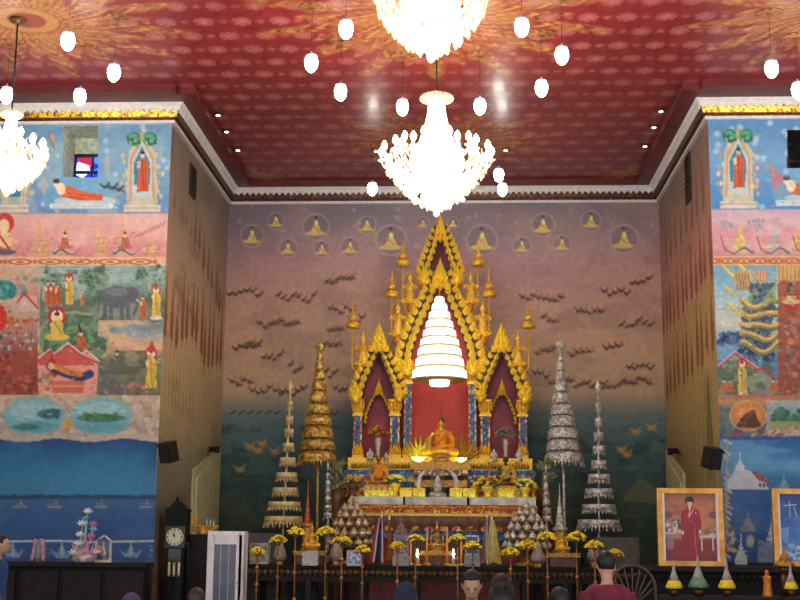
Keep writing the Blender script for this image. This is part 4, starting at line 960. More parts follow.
def parasol_bell(px, py, ytop, m_, lab):
    c_ = A(px, py, YS-.02, m_); tp = A(px, ytop, YS, m_); h = tp.z-c_.z; r = 6.8*K
    t = thing('gilded_parasol', (c_.x, YS, c_.z), lab, 'parasol', 'small gilded parasols on the shrine')
    MB().lathe([(r, .0), (r*1.05, .05), (r*.9, h*.2), (r*.55, h*.24)], (c_.x, YS, c_.z), 18).out('lower_tier', GOLD, t)
    MB().lathe([(r*.62, h*.27), (r*.6, h*.4), (r*.4, h*.48), (r*.2, h*.52)], (c_.x, YS, c_.z), 18).out('upper_tier', GOLD, t)
    MB().lathe([(r*.12, h*.5), (r*.25, h*.6), (r*.12, h*.66), (r*.18, h*.74), (.006, h)], (c_.x, YS, c_.z), 10).out('spire', GOLD, t)
for m_, s in ((1, 'left'), (-1, 'right')):
    parasol_bell(352, 328, 301, m_, 'small gilded tiered parasol at the outer %s edge of the shrine, lowest of three' % s)
    parasol_bell(391, 297, 268, m_, 'small gilded tiered parasol on the %s of the shrine, middle of three' % s)
    parasol_bell(402, 266, 240, m_, 'small gilded tiered parasol on the %s of the shrine, highest of three' % s)

# ---- figures
def deva(h):
    """standing figure with joined hands and tall crown, h metres high, base at the origin"""
    t = thing('praying_statue', (0, 0, 0), 'x', 'statue'); u = h
    m = MB(); m.sph((0, 0, .12*u), (.15*u, .12*u, .12*u)).tube([(0, 0, .1*u), (0, 0, .3*u), (0, 0, .42*u), (0, 0, .55*u), (0, 0, .62*u), (0, 0, .66*u)], [.13*u, .1*u, .075*u, .11*u, .08*u, .035*u], 12)
    m.sph((0, -.01*u, .7*u), (.05*u, .055*u, .065*u))
    for s in (-1, 1):
        m.tube([(s*.1*u, 0, .59*u), (s*.17*u, -.03*u, .47*u), (s*.1*u, -.12*u, .46*u), (s*.01*u, -.14*u, .53*u)], [.032*u, .026*u, .022*u, .016*u], 8)
        m.tube([(s*.06*u, -.02*u, .15*u), (s*.15*u, -.1*u, .08*u), (s*.04*u, -.13*u, .04*u)], [.07*u, .06*u, .04*u], 8)
        m.leaf((s*.13*u, 0, .56*u), pi/2-s*.8, .14*u, .06*u, .02)
    m.out('body', GOLD, t, voxel=h*.018)
    MB().lathe([(.06*u, .74*u), (.065*u, .77*u), (.04*u, .81*u), (.045*u, .83*u), (.02*u, .88*u), (.003, u)], n=12).out('crown', GOLD2, t)
    MB().tube([(-.18*u, .03*u, .6*u), (-.13*u, .03*u, .85*u), (0, .03*u, 1.02*u), (.13*u, .03*u, .85*u), (.18*u, .03*u, .6*u)], .012*u, 6).out('halo_frame', GOLD, t)
    return t
dv = deva(.66); first = True
for m_, s in ((1, 'left'), (-1, 'right')):
    for px, py, nm, h in [(362, 367, 'outermost', .66), (397, 337, 'middle', .68), (409, 304, 'innermost and highest', .62)]:
        c_ = A(px, py, YS-.1, m_); lab = 'gilded praying figure on the %s gable edge, %s of three' % (s, nm)
        if first: dv.location = (c_.x, YS+.0, c_.z); dv['label'] = lab; first = False
        else: dup(dv, (c_.x, YS+.0, c_.z), lab, h/.66)
for o in bpy.data.objects:
    if o.name.startswith('praying_statue'): o['group'] = 'praying figures on the shrine'; o.scale = (o.scale[0]*1.45, o.scale[1]*1.1, o.scale[2]*1.08)

def buddha(h, body_m, robe_m, label, loc, base=True, crown=True, full_robe=True):
    """seated cross-legged figure, h metres from its base to the tip of its crown"""
    t = thing('seated_buddha', (0, 0, 0), label, 'statue'); u = h
    m = MB(); z0 = .14*u if base else .0
    def S(x, y, z): return (x*u, y*u, z0+z*u*(.86 if base else 1))
    m.sph(S(0, 0, .1), (.2*u, .15*u, .09*u))
    m.tube([S(0, .02, .05), S(0, .02, .2), S(0, .01, .33), S(0, .01, .44), S(0, .01, .5), S(0, 0, .55), S(0, -.005, .6)], [.14*u, .115*u, .1*u, .125*u, .1*u, .045*u, .04*u], 14)
    for s in (-1, 1):
        m.tube([S(s*.08, -.02, .09), S(s*.25, -.1, .07), S(s*.29, -.13, .06), S(s*.14, -.19, .045), S(-s*.08, -.2, .06+.03*(s > 0))], [.085*u, .075*u, .06*u, .045*u, .03*u], 10)
    m.tube([S(-.14, 0, .47), S(-.2, -.02, .36), S(-.22, -.08, .22), S(-.2, -.19, .14), S(-.18, -.22, .07)], [.045*u, .04*u, .034*u, .026*u, .018*u], 10)
    m.tube([S(.14, 0, .47), S(.2, -.02, .34), S(.2, -.1, .2), S(.05, -.18, .17), S(-.03, -.2, .16)], [.045*u, .04*u, .034*u, .026*u, .018*u], 10)
    m.sph(S(0, -.01, .67), (.062*u, .07*u, .085*u)); m.sph(S(0, -.075, .66), (.012*u, .016*u, .022*u)); m.sph(S(0, -.066, .625), (.02*u, .012*u, .006*u))
    for s in (-1, 1): m.sph(S(s*.064, .0, .655), (.01*u, .02*u, .045*u)); m.sph(S(s*.024, -.064, .685), (.014*u, .01*u, .006*u))
    m.out('body', body_m, t, voxel=h*.012)
    hz = z0+.67*u*(.86 if base else 1)
    MB().lathe([(.066*u, hz+.02*u), (.064*u, hz+.05*u), (.045*u, hz+.085*u), (.03*u, hz+.1*u), (.028*u, hz+.125*u), (.012*u, hz+.15*u), (.018*u, hz+.17*u), (.003, u)], (0, .0, 0), 14, lobes=7, amp=.03).out('crown', mat('dark gold hair', (150, 116, 50), .4, .5, (90, 64, 30), 40, .4) if not crown else GOLD, t)
    if robe_m:
        m = MB()
        m.tube([S(0, .02, .03), S(0, .02, .2), S(0, .01, .33), S(0, .008, .44), S(.02, .01, .5)], [.16*u, .128*u, .112*u, .136*u, .1*u], 14)
        m.tube([S(.13, 0, .49), S(.205, -.02, .34), S(.21, -.1, .2), S(.12, -.15, .17)], [.058*u, .055*u, .052*u, .04*u], 10)
        m.tube([S(.1, -.05, .5), S(-.02, -.1, .36), S(-.12, -.1, .22)], [.05*u, .05*u, .045*u], 8)
        if full_robe:
            for s in (-1, 1): m.tube([S(s*.08, -.02, .085), S(s*.25, -.1, .065), S(s*.28, -.13, .06), S(s*.14, -.18, .045)], [.09*u, .082*u, .067*u, .05*u], 10)
        m.out('robe', robe_m, t, voxel=h*.013)
    if base:
        o = MB().lathe([(.3*u, 0), (.31*u, .03*u), (.26*u, .05*u), (.3*u, .08*u), (.31*u, .1*u), (.25*u, .14*u), (.2*u, .15*u)], (0, -.04*u, 0), 28, lobes=14, amp=.03).out('lotus_base', OLDGOLD, t)
    t.location = loc
    return t
# ================================================================ on the altar ledge
YL = 23.1                                    # middle depth of the marble ledge
zl = at(440, 497, 22.75).z                   # its top
# red carved altar table with marble slabs
t = thing('altar_table', (0, YL, 0), 'carved red and gold altar table with a grey marble top below the shrine', 'altar table')
xl, xr = at(350, 500, 22.7).x, at(537, 500, 22.7).x; cx = (xl+xr)/2; w = xr-xl; dz = .0204
ya, yb_ = 22.7, 23.8; ym, dd = (ya+yb_)/2, yb_-ya
for a, b in ((352, 403), (405.5, 467), (469.5, 536)):
    p, q = at(a, 498, ya), at(b, 506, ya); MB().box(((p.x+q.x)/2, ym, zl-.07), (q.x-p.x, dd, .14)).out('marble_slab', MARBLE, t)
def band(y0, y1, mt, inset, nm, shrink=0):
    a, b = at(440, y0, ya).z, at(440, y1, ya).z
    MB().box((cx, ym+inset/2, (a+b)/2), (w-shrink, dd-inset, a-b)).out(nm, mt, t)
band(505.5, 513, REDMOS, .0, 'carved_band'); band(513, 516, GOLD, .04, 'gilt_moulding', .1); band(516, 526, mat('carved brown and gold wood', (170, 116, 64), .4, .3, (84, 46, 34), 20, .4), .1, 'carved_frieze', .3)
band(526, 531, REDMOS, .06, 'carved_band', .2); band(531, 541, BLUEMOS, .12, 'mosaic_band', .35); band(541, 560, WOOD, .2, 'wooden_panel', .5)
z = at(440, 560, ya).z; MB().box((cx, ym+.1, z/2), (w-.4, dd-.2, z)).out('cabinet_base', DARKRED, t)
m = MB()
for k in range(48): m.leaf((xl+w*(k+.5)/48, ya-.01, zl-.155), -pi/2, .11, .08, .02)
m.out('leaf_valance', ORANGEGOLD, t)
m = MB()
for k in range(12): m.leaf((xl+.2+(w-.4)*(k+.5)/12, ya+.02, at(440, 516, ya).z), -pi/2, .28, .3, .02)
m.out('hanging_fretwork', WOOD, t)

def grp(o, g): o['group'] = g; return o
# pedestal and principal statue
YM = 23.55
pz0, pz1 = zl, at(441, 463, YM).z; bx = at(441, 463, YM).x
t = thing('statue_pedestal', (bx, YM, zl), 'stepped gilt and dark pedestal under the large seated statue', 'pedestal')
for k, (hw, f0, f1, mt) in enumerate([(.5, 0, .3, DARK), (.48, .3, .5, OLDGOLD), (.42, .5, .62, DARK), (.5, .62, .78, BANDMOS), (.55, .78, 1, OLDGOLD)]):
    MB().box((bx, YM, pz0+(pz1-pz0)*(f0+f1)/2), (hw*2, .5+.06*k, (pz1-pz0)*(f1-f0))).out('pedestal_step', mt, t)
main = buddha(at(441, 408, YM).z-pz1, GOLD, ORANGE, 'large golden seated statue in an orange robe in the middle niche', (bx, YM, pz1), crown=False)
# lit white nine-tiered parasol in front of the arch
YP = 23.2
def plumb(px, py, Y): return at(px, py, Y)
t = thing('lit_tiered_parasol', tuple(at(439.5, 372, YP)), 'tall glowing white nine-tiered parasol hanging in front of the middle arch', 'parasol')
tiers = [(303, 298, 5), (311, 304, 8), (320, 312, 11), (329, 321, 14), (338, 330, 17), (347, 339, 20), (357, 348, 22.5), (368, 358, 25), (380, 369, 28)]
for yb, yt, hw in tiers:
    a, b = at(439.5, yb, YP), at(439.5, yt-1, YP); r = hw*YP/F_PX; h = b.z-a.z
    o = MB().lathe([(r*.96, 0), (r, h*.1), (r*.96, h*.75), (r*.72, h)], (a.x, YP, a.z), 28).out('silk_tier', UMBW, t)
    MB().lathe([(r*1.0, -.01), (r*1.02, .0), (r*1.02, .012), (r*1.0, .02)], (a.x, YP, a.z), 28).out('tier_trim', PALEGOLD, o)
a, b = at(439.5, 386, YP), at(439.5, 376, YP); r = 10*YP/F_PX
MB().lathe([(r*.9, 0), (r, .02), (r, b.z-a.z)], (a.x, YP, a.z), 20).out('lower_lantern', UMBW, t)
MB().lathe([(.004, -.06), (.02, -.03), (.012, 0)], (a.x, YP, a.z), 8).out('bottom_drop', GOLD, t)
a, b = at(439.5, 388, YP), at(439.5, 285, YP); MB().tube([(a.x, YP, a.z+.1), (b.x, YP, b.z)], .012, 6).out('pole', GOLD, t)
MB().tube([(b.x, YP, b.z-.05), (b.x, YS-.2, b.z+.1)], .014, 6).out('hanger', GOLD, t)

# ---- big tiered parasols standing beside the altar
def tiered(name, label, pts, top, foot, Y, mt, fr, grpn, gap=False, sub=0, tilt=0, finial_r=5.0, polem=None, ratio=.5, hpx=None):
    """pts: (bottom y, half width px, x px) of each tier from the top down"""
    f = at(foot[0], foot[1], Y); t = thing(name, (f.x, Y, 0), label, 'parasol', grpn); s = Y/F_PX
    tp = at(top[0], top[1], Y)
    MB().tube([(f.x, Y, 0), (f.x, Y, f.z), (tp.x, Y, tp.z-.2)], .022 if gap else .03, 8).out('pole', polem or mt, t)
    fr_ = .24 if pts[-1][1] > 10 else .1; MB().lathe([(fr_, 0), (fr_, .04), (fr_*.5, .07), (.05, .14)], (f.x, Y, 0), 18).out('foot', BRONZE, t)
    n = len(pts)
    for i, (yb, hw, x) in enumerate(pts):
        a = at(x, yb, Y); r = hw*s
        if hpx: h = hpx*s
        elif i: h = (at(x, pts[i-1][0], Y).z-a.z)*(.8 if gap is False else .55)
        else: h = (at(x, yb-8, Y).z-a.z)
        if gap: prof = [(r*.98, 0), (r*.95, h*.6), (r*.93, h), (r*.3, h*1.05)]
        else: prof = [(r*.94, 0), (r, h*.12), (r*.94, h*.6), (r*.8, h*.95), (r*.5, h*1.12)]
        o = MB().lathe(prof, (a.x, Y, a.z), 26).out('tier', mt, t)
        mm = MB(); nf = max(8, int(r*2*pi/.065)); L = fr*(1.0 if i < n-1 or gap else 1.6)
        for k in range(nf):
            b = 2*pi*k/nf; c1, c2 = b-pi/nf, b+pi/nf
            q = [Vector((a.x+r*.97*cos(c1), Y+r*.97*sin(c1), a.z+.012)), Vector((a.x+r*.97*cos(c2), Y+r*.97*sin(c2), a.z+.012)), Vector((a.x+r*1.02*cos(b), Y+r*1.02*sin(b), a.z-L))]
            q2 = [Vector((a.x+(v.x-a.x)*.95, Y+(v.y-Y)*.95, v.z)) for v in q]
            mm.add(q+q2, [(0, 2, 1), (3, 4, 5), (0, 1, 4, 3), (1, 2, 5, 4), (2, 0, 3, 5)], 0, False)
        if i == n-1:
            for k in range(0, nf, 2):
                b = 2*pi*k/nf; mm.sph((a.x+r*cos(b), Y+r*sin(b), a.z-L*1.25), (.016, .016, .03), n=6)
        mm.out('fringe', mt, o)
    R = finial_r*s; a = at(pts[0][2], pts[0][0]-8, Y)
    mm = MB(); h = tp.z-a.z
    if gap: mm.lathe([(.012, 0), (.012, h*.25), (R*.3, h*.35), (R, h*.6), (R*.3, h*.85), (.004, h)], (a.x, Y, a.z), 8)
    else:
        mm.lathe([(R*.5, 0), (R*.8, h*.1), (R*.3, h*.25), (R*.6, h*.32), (R*.2, h*.38)], (a.x, Y, a.z), 12)
        mm.lathe([(.01, -R), (R*.7, -R*.7), (R, 0), (R*.7, R*.7), (.01, R)], (a.x, Y, a.z+h*.62), 16); mm.tube([(a.x, Y, a.z+h*.6), (a.x, Y, a.z+h)], [.02, .004], 6)
        for k in range(8):
            b = 2*pi*k/8; mm.leaf((a.x+R*.9*cos(b), Y-.02, a.z+h*.62+R*.9*sin(b)), b, R*.5, R*.4, .02)
    mm.out('finial', mt, t)
    return t
tiered('tiered_parasol', 'tall chased-gold nine-tiered parasol with closely stacked tiers, left of the shrine', [(368.5, 5, 319.5), (379, 6, 319.5), (389.5, 8, 319), (402, 10, 318.7), (413, 12, 318.3), (424.5, 14.3, 318), (437, 16, 317.7), (449, 18, 317.4), (461, 19.5, 317)], (319.5, 338), (317, 540), 23.7, GOLDCH, .035, 'large parasols flanking the altar', polem=OLDGOLD)
tiered('tiered_parasol', 'tall chased-silver nine-tiered parasol with closely stacked tiers, right of the shrine', [(370, 3.8, 560.2), (379, 5, 560.5), (391, 6.8, 561), (402.5, 9.5, 561.4), (414, 11.5, 562), (425.5, 13.3, 562.4), (437.5, 15.7, 563), (449.7, 17, 563.4), (462, 20, 564)], (560, 336), (565, 540), 23.7, SILVER2, .035, 'large parasols flanking the altar', polem=SILVER)
tiered('tiered_parasol', 'slender pale-gold parasol with nine spaced fringed tiers, left of the gold one', [(407.7, 3, 290), (421.7, 3.8, 289.6), (435, 4.8, 289), (449, 6, 288.4), (463.7, 8.4, 287.6), (478.7, 11, 286.6), (493.8, 13.5, 285.4), (507.8, 17, 284.4), (522.5, 20, 283.5)], (291, 378), (282.5, 540), 23.0, PALEGOLD, .06, 'slender parasols with spaced tiers', gap=True, finial_r=3.3, hpx=6)
tiered('tiered_parasol', 'slender silver parasol with nine spaced fringed tiers, right of the silver one', [(409, 2.6, 598.3), (424, 3.6, 598.5), (438.5, 5, 598.7), (452, 6.3, 598.9), (466.5, 7.8, 599), (480.5, 11, 599), (495, 14.3, 599), (510.6, 17.3, 599), (526, 21.7, 598.8)], (598, 379), (599, 540), 23.0, SILVER2, .06, 'slender parasols with spaced tiers', gap=True, finial_r=3.8, hpx=6, polem=SILVER)
tiered('tiered_parasol', 'short thin silver parasol pole beside the left pyramid of cups', [(478, 1.8, 328), (486, 2.4, 328), (494, 2.8, 328), (502, 3.3, 328), (510, 3.9, 328), (518, 4.5, 328)], (328, 462), (328, 540), 22.75, SILVER2, .02, 'short thin parasols', gap=True, finial_r=1.6, hpx=5)
tiered('tiered_parasol', 'short thin silver parasol pole beside the right pyramid of cups', [(481, 1.9, 546), (489, 2.4, 546), (497, 3, 546.3), (505, 3.6, 546.6), (513, 4.2, 547), (521, 4.8, 547)], (545.6, 464), (547, 540), 22.75, SILVER2, .02, 'short thin parasols', gap=True, finial_r=1.6, hpx=5)

zt = at(440, 566, 21.2).z; zt2 = at(440, 553, 22.0).z
# ---- spires on the side tables
def spire(label, px, y0, y1, Y, mt, r, rings):
    a, b = at(px, y0, Y), at(px, y1, Y); h = b.z-a.z; t = thing('tapered_spire', (a.x, Y, a.z), label, 'spire')
    m = MB(); prof = []
    for k in range(rings):
        f0, f1 = k/rings*.62, (k+.75)/rings*.62; rr = r*(1-.78*(k/rings)**.8)
        prof += [(rr, h*f0), (rr*1.04, h*(f0+f1)/2), (rr*.7, h*f1)]
    m.lathe(prof+[(r*.14, h*.66), (.004, h)], (a.x, Y, a.z), 18); m.out('shaft', mt, t)
    MB().lathe([(r*1.5, zt2-a.z), (r*1.4, zt2-a.z+.05), (r*.9, zt2-a.z+.1), (r*1.2, -.02)], (a.x, Y, a.z), 16).out('stand', OLDGOLD, t)
    MB().lathe([(r*1.3, -.02), (r*1.35, .02), (r*1.1, .05)], (a.x, Y, a.z), 18).out('spire_base', OLDGOLD if mt != SILVER2 else SILVER, t)
spire('slim orange and gold tapering spire behind the left seated statue', 307.3, 526, 480, 22.3, mat('orange lacquer spire', (206, 104, 50), .4, .2, (150, 60, 34), 30, .3), .075, 6)
spire('slim silver tapering spire behind the right seated statue', 560, 530, 483, 22.3, SILVER2, .1, 7)

# ---- lower offering table, full width, dark
YT = 21.4
t = thing('offering_table', (0, YT+.1, 0), 'long low dark lacquered offering table in front of the altar', 'table')
x0, x1 = at(250, 560, YT).x, at(640, 560, YT).x
MB().box(((x0+x1)/2, YT+.1, zt-.03), (x1-x0, 1.1, .06)).out('tabletop', DARK2, t)
MB().box(((x0+x1)/2, YT+.1, zt-.16), (x1-x0-.2, .95, .2)).out('apron', DARK, t)
for x in np.linspace(x0+.15, x1-.15, 8):
    for y in (YT-.35, YT+.55): MB().box((x, y, (zt-.06)/2), (.09, .09, zt-.06)).out('leg', DARK, t)
m = MB()
for k in range(70): m.leaf((x0+(x1-x0)*(k+.5)/70, YT-.46, zt-.07), -pi/2, .12, .09, .015)
m.out('carved_edge', mat('dull gilt carving', (120, 84, 40), .4, .4, (50, 34, 22), 20), t)
# second, higher shelf behind
for a, b, s_ in ((286, 348, 'orange'), (533, 590, 'silver')):
    t = thing('back_table', (0, 22.3, 0), 'small dark table in the shade carrying the slim %s spire' % s_, 'table')
    p, q = at(a, 553, 22.1).x, at(b, 553, 22.1).x; MB().box(((p+q)/2, 22.3, zt2-.03), (q-p, .5, .06)).out('tabletop', DARK, t)
    for x in (p+.08, q-.08):
        for y in (22.1, 22.5): MB().box((x, y, (zt2-.06)/2), (.07, .07, zt2-.06)).out('leg', DARK, t)

# lower seated statues with plinths
def low_buddha(px, ytop, ybot, yb2, Y, label, dark=False, plinth=WOOD):
    p, q = at(px, ybot, Y), at(px, ytop, Y)
    b = buddha(q.z-p.z, OLDGOLD if dark else GOLD, None, label, (p.x, Y, p.z)); b['group'] = 'seated golden statues in the front row'
    t = thing('statue_stand', (p.x, Y, zt), 'stand under '+label, 'stand')
    h = p.z-zt; MB().box((p.x, Y, zt+h*.35), (.46, .4, h*.7)).out('stand_box', plinth, t); MB().box((p.x, Y, zt+h*.85), (.56, .46, h*.3)).out('stand_top', OLDGOLD, t)
low_buddha(311.5, 521, 551, 560, 21.7, 'small golden seated statue in front of the orange spire')
low_buddha(437, 521, 551, 560, 21.9, 'dull golden seated statue between the two tall candles', True)
low_buddha(562.5, 529, 553, 560, 21.7, 'small golden seated statue in front of the silver spire')

# monks' statues flanking the main one
def monk_stat(px, ytop, ybot, Y, body, robe, label):
    p, q = at(px, ybot, Y), at(px, ytop, Y); b = buddha((q.z-p.z)/.86, body, robe, label, (p.x, Y, p.z), base=False); b['group'] = 'seated monk statues on the ledge'
    for ch in list(b.children):
        if ch.name.startswith('crown'): bpy.data.objects.remove(ch)
    t = thing('monk_statue_stand', (p.x, Y, zl), 'low gilt stand under '+label, 'stand'); MB().box((p.x, Y, (zl+p.z)/2), (.5, .4, p.z-zl)).out('stand_box', OLDGOLD, t)
monk_stat(378.5, 451, 485, 23.2, mat('light bronze', (170, 128, 76), .4, .4, (120, 84, 50), 20), ORANGE, 'bronze seated monk statue in an orange robe left of the middle')
monk_stat(506, 452, 486, 23.2, BRONZE, mat('muted gold cloth', (214, 176, 60), .6, 0, (170, 130, 40), 10), 'dark seated monk statue with gold sash right of the middle')

# ---- flowers
def dome_bouquet(label, px, py, r, Y, cols, grpn, zfoot, pot=None, green=True, stem=True, name='flower_bouquet', seed=1, flat=.8, n=46, pk=1.0):
    c_ = at(px, py, Y); t = thing(name, (c_.x, Y, zfoot), label, 'flowers', grpn); s = Y/F_PX; R = r*s; g = random.Random(seed+int(px))
    ms = [MB() for _ in cols]
    for k in range(n):
        a = g.uniform(0, 2*pi); q = sqrt(g.random()); z = sqrt(max(0, 1-q*q)); x, y = q*cos(a), q*sin(a); rr = R*g.uniform(.13, .2)
        m = ms[k % len(cols)]; m.lathe([(rr*.3, -rr*.5), (rr, 0), (rr*.8, rr*.45), (rr*.2, rr*.6)], (c_.x+x*R, Y+y*R*.8, c_.z+z*R*flat), 7, lobes=5, amp=.15)
    for m, mt in zip(ms, cols): m.out('blossoms', mt, t)
    if green:
        m = MB()
        for k in range(16):
            a = g.uniform(0, 2*pi); an = g.uniform(-.9, .9)
            m.leaf((c_.x+R*.7*cos(a)*.6, Y+R*.5*sin(a), c_.z-R*.1), pi/2-an*1.5, R*.9, R*.35, .01)
        m.out('foliage', GREEN, t)
    m = MB(); z0 = zfoot
    if pot:
        h = max(.06, c_.z-z0); m.lathe([(R*.35*pk, 0), (R*.5*pk, h*.1), (R*.28*pk, h*.3), (R*.55*pk, h*.65), (R*.62*pk, h*.9), (R*.5*pk, h*1.05)], (c_.x, Y, z0), 14); m.out('pot', pot, t)
    elif stem:
        m.tube([(c_.x, Y, z0), (c_.x, Y, c_.z+R*.2)], [.03, .016], 8); m.lathe([(R*.8, c_.z-z0-.02), (R*.2, c_.z-z0-.08)], (c_.x, Y, z0), 10)
        m.out('stand', OLDGOLD, t)
    return t
LF = 'bouquets on the altar ledge'
dome_bouquet('round bouquet of orange and gold flowers at the left end of the ledge', 353, 484, 9, 23.0, [ORANGEF, SAFFRON], LF, zl, pot=WOOD, seed=2)
dome_bouquet('loose bouquet of white and yellow flowers left of the tusks', 395, 483, 10, 22.95, [WHITEF, YGLOW], LF, zl, pot=GOLD2, seed=3)
dome_bouquet('broad orange and yellow bouquet right of the tusks', 488, 486, 11, 22.95, [ORANGEF, YELLOWF], LF, zl, pot=GOLD2, seed=4)
dome_bouquet('white and yellow bouquet at the right end of the ledge', 525, 487, 9.5, 22.95, [WHITEF, YGLOW], LF, zl, pot=GOLD2, seed=5)
dome_bouquet('tall bronze flower head standing behind the left monk statue', 378, 438, 10.5, 23.75, [BROWNF, ORANGEF], 'tall metal flower heads', at(378, 458, 23.75).z, pot=SILVER, green=False, seed=6, flat=1.15, pk=.5, n=80)
dome_bouquet('tall silvery flower head standing behind the right monk statue', 505.5, 440, 10, 23.75, [GREYF, GREYF], 'tall metal flower heads', at(505, 458, 23.75).z, pot=SILVER, green=False, seed=7, flat=1.2, pk=.5, n=80)
for px, lab in ((338, 'left'), (545.5, 'right')):
    c_ = at(px, 490, 23.3); t = thing('potted_plant', (c_.x, 23.3, 0), 'upright pale green plant standing at the %s side of the altar ledge' % lab, 'plant', 'green plants beside the ledge')
    g = random.Random(px); m = MB(); 
    for k in range(34): m.leaf((c_.x+g.uniform(-.1, .1), 23.3+g.uniform(-.1, .1), c_.z+g.uniform(-.1, .45)), pi/2+g.uniform(-1.1, 1.1), .2, .07, .01, curl=g.uniform(-.3, .3))
    m.out('leaves', mat('pale green leaves', (130, 130, 80), .6, 0, (60, 70, 40), 20), t)
    MB().lathe([(.13, 0), (.15, .1), (.11, c_.z*.9), (.16, c_.z)], (c_.x, 23.3, 0), 16).out('tall_pot', WOOD, t)
# small lit lotus lamps at the statue's knees
def lotus_lamp(px, py, Y, r, label, mt=LOTUSL, zf=None, g='lit lotus lamps'):
    c_ = at(px, py, Y); R = r*Y/F_PX; c_.z = pz1+.01 if r > 4 else c_.z; t = thing('lotus_lamp', (c_.x, Y, c_.z), label, 'lamp', g); m = MB()
    for k in range(10):
        a = 2*pi*k/10; d = Vector((cos(a), sin(a), 0))
        vs = [Vector(c_)+d*R*.25+Vector((0, 0, 0)), Vector(c_)+d*R+Vector((-sin(a), cos(a), 0))*R*.3+Vector((0, 0, R*.35)), Vector(c_)+d*R*1.15+Vector((0, 0, R*.7)), Vector(c_)+d*R+Vector((sin(a), -cos(a), 0))*R*.3+Vector((0, 0, R*.35))]
        vs2 = [v+Vector((0, 0, .012)) for v in vs]; m.add(vs+vs2, [(3, 2, 1, 0), (4, 5, 6, 7), (0, 1, 5, 4), (1, 2, 6, 5), (2, 3, 7, 6), (3, 0, 4, 7)], 0, False)
    m.out('glass_petals', mt, t); MB().sph((c_.x, Y, c_.z+R*.3), (R*.45, R*.45, R*.5), n=10).out('bulb', mt, t)
    if zf is not None: MB().lathe([(R*.7, 0), (R*.3, .05), (R*.3, c_.z-zf)], (c_.x, Y, zf), 12).out('stand', OLDGOLD, t)
lotus_lamp(418.5, 462, 23.3, 6, 'lit yellow lotus lamp at the left knee of the large statue')
lotus_lamp(461, 461, 23.3, 5, 'lit yellow lotus lamp at the right knee of the large statue')
for i, (px, py, r) in enumerate([(489, 462, 3.5), (516, 462, 3.5)]):
    lotus_lamp(px, py, 23.5, r, 'small lit lotus lamp %s' % ('left of the right monk statue', 'right of the right monk statue')[i], YGLOW, zf=zl)
# leaf screens at the statue's sides: left glows by its material, right gilt
for px, py, h, lab, mt in [(420.5, 458, 24, 'glowing yellow leaf-shaped screen left of the large statue', YGLOW), (465, 456, 26, 'golden leaf-shaped screen right of the large statue', OLDGOLD)]:
    Y = 23.8; c_ = at(px, py, Y); c_.z = pz1; s = Y/F_PX; t = thing('leaf_screen', (c_.x, Y, c_.z), lab, 'ornament'); m = MB()
    for k in range(9):
        an = pi/2+(k-4)*.28; m.leaf((c_.x, Y, c_.z+.08), an, h*s*(1-.06*abs(k-4)), 4.2*s, .03)
    m.out('leaves', mt, t); MB().lathe([(.06, 0), (.03, .03), (.02, .1)], (c_.x, Y, c_.z), 10).out('stem', OLDGOLD, t)
for i, (px, h) in enumerate([(416, 36), (427, 30), (432, 30), (456, 32), (461.5, 32)]):
    Y = 23.9; c_ = at(px, 460, Y); q = at(px, 460-h*.95, Y); t = thing('thin_spire', (c_.x, Y, c_.z), 'thin pointed golden spire in the red niche, %s from the left' % ['first', 'second', 'third', 'fourth', 'fifth'][i], 'ornament', 'thin spires behind the large statue')
    hh = q.z-c_.z; MB().lathe([(.05, -(c_.z-pz1)), (.055, .02), (.04, hh*.35), (.05, hh*.4), (.02, hh*.6), (.003, hh)], (c_.x, Y, c_.z), 10).out('spire', OLDGOLD, t)
# white figures beside the monks
for i, (px, py, h, lab) in enumerate([(370, 461, 13, 'small white figure left of the left monk statue'), (386, 461, 9, 'small white figure right of the left monk statue'), (494, 462, 13, 'small pale figure left of the right monk statue'), (519, 462, 13, 'small pale figure right of the right monk statue')]):
    Y = 23.9; c_ = at(px, py, Y); u = h*Y/F_PX; t = thing('small_figure', (c_.x, Y, c_.z), lab, 'figurine', 'small pale figurines')
    m = MB(); m.tube([(c_.x, Y, c_.z), (c_.x, Y, c_.z+.45*u), (c_.x, Y, c_.z+.7*u), (c_.x, Y, c_.z+.78*u)], [.26*u, .2*u, .22*u, .07*u], 10); m.sph((c_.x, Y, c_.z+.87*u), (.1*u, .1*u, .13*u)); 
    for s in (-1, 1): m.tube([(c_.x+s*.2*u, Y, c_.z+.66*u), (c_.x+s*.28*u, Y-.05*u, c_.z+.42*u), (c_.x+s*.04*u, Y-.2*u, c_.z+.45*u)], [.07*u, .06*u, .04*u], 8)
    m.out('body', OFFW, t, voxel=.014)
    MB().lathe([(.3*u, -(c_.z-A(AX, 458, 24).z)-.02), (.28*u, .02)], (c_.x, Y, c_.z), 12).out('base', OLDGOLD, t)
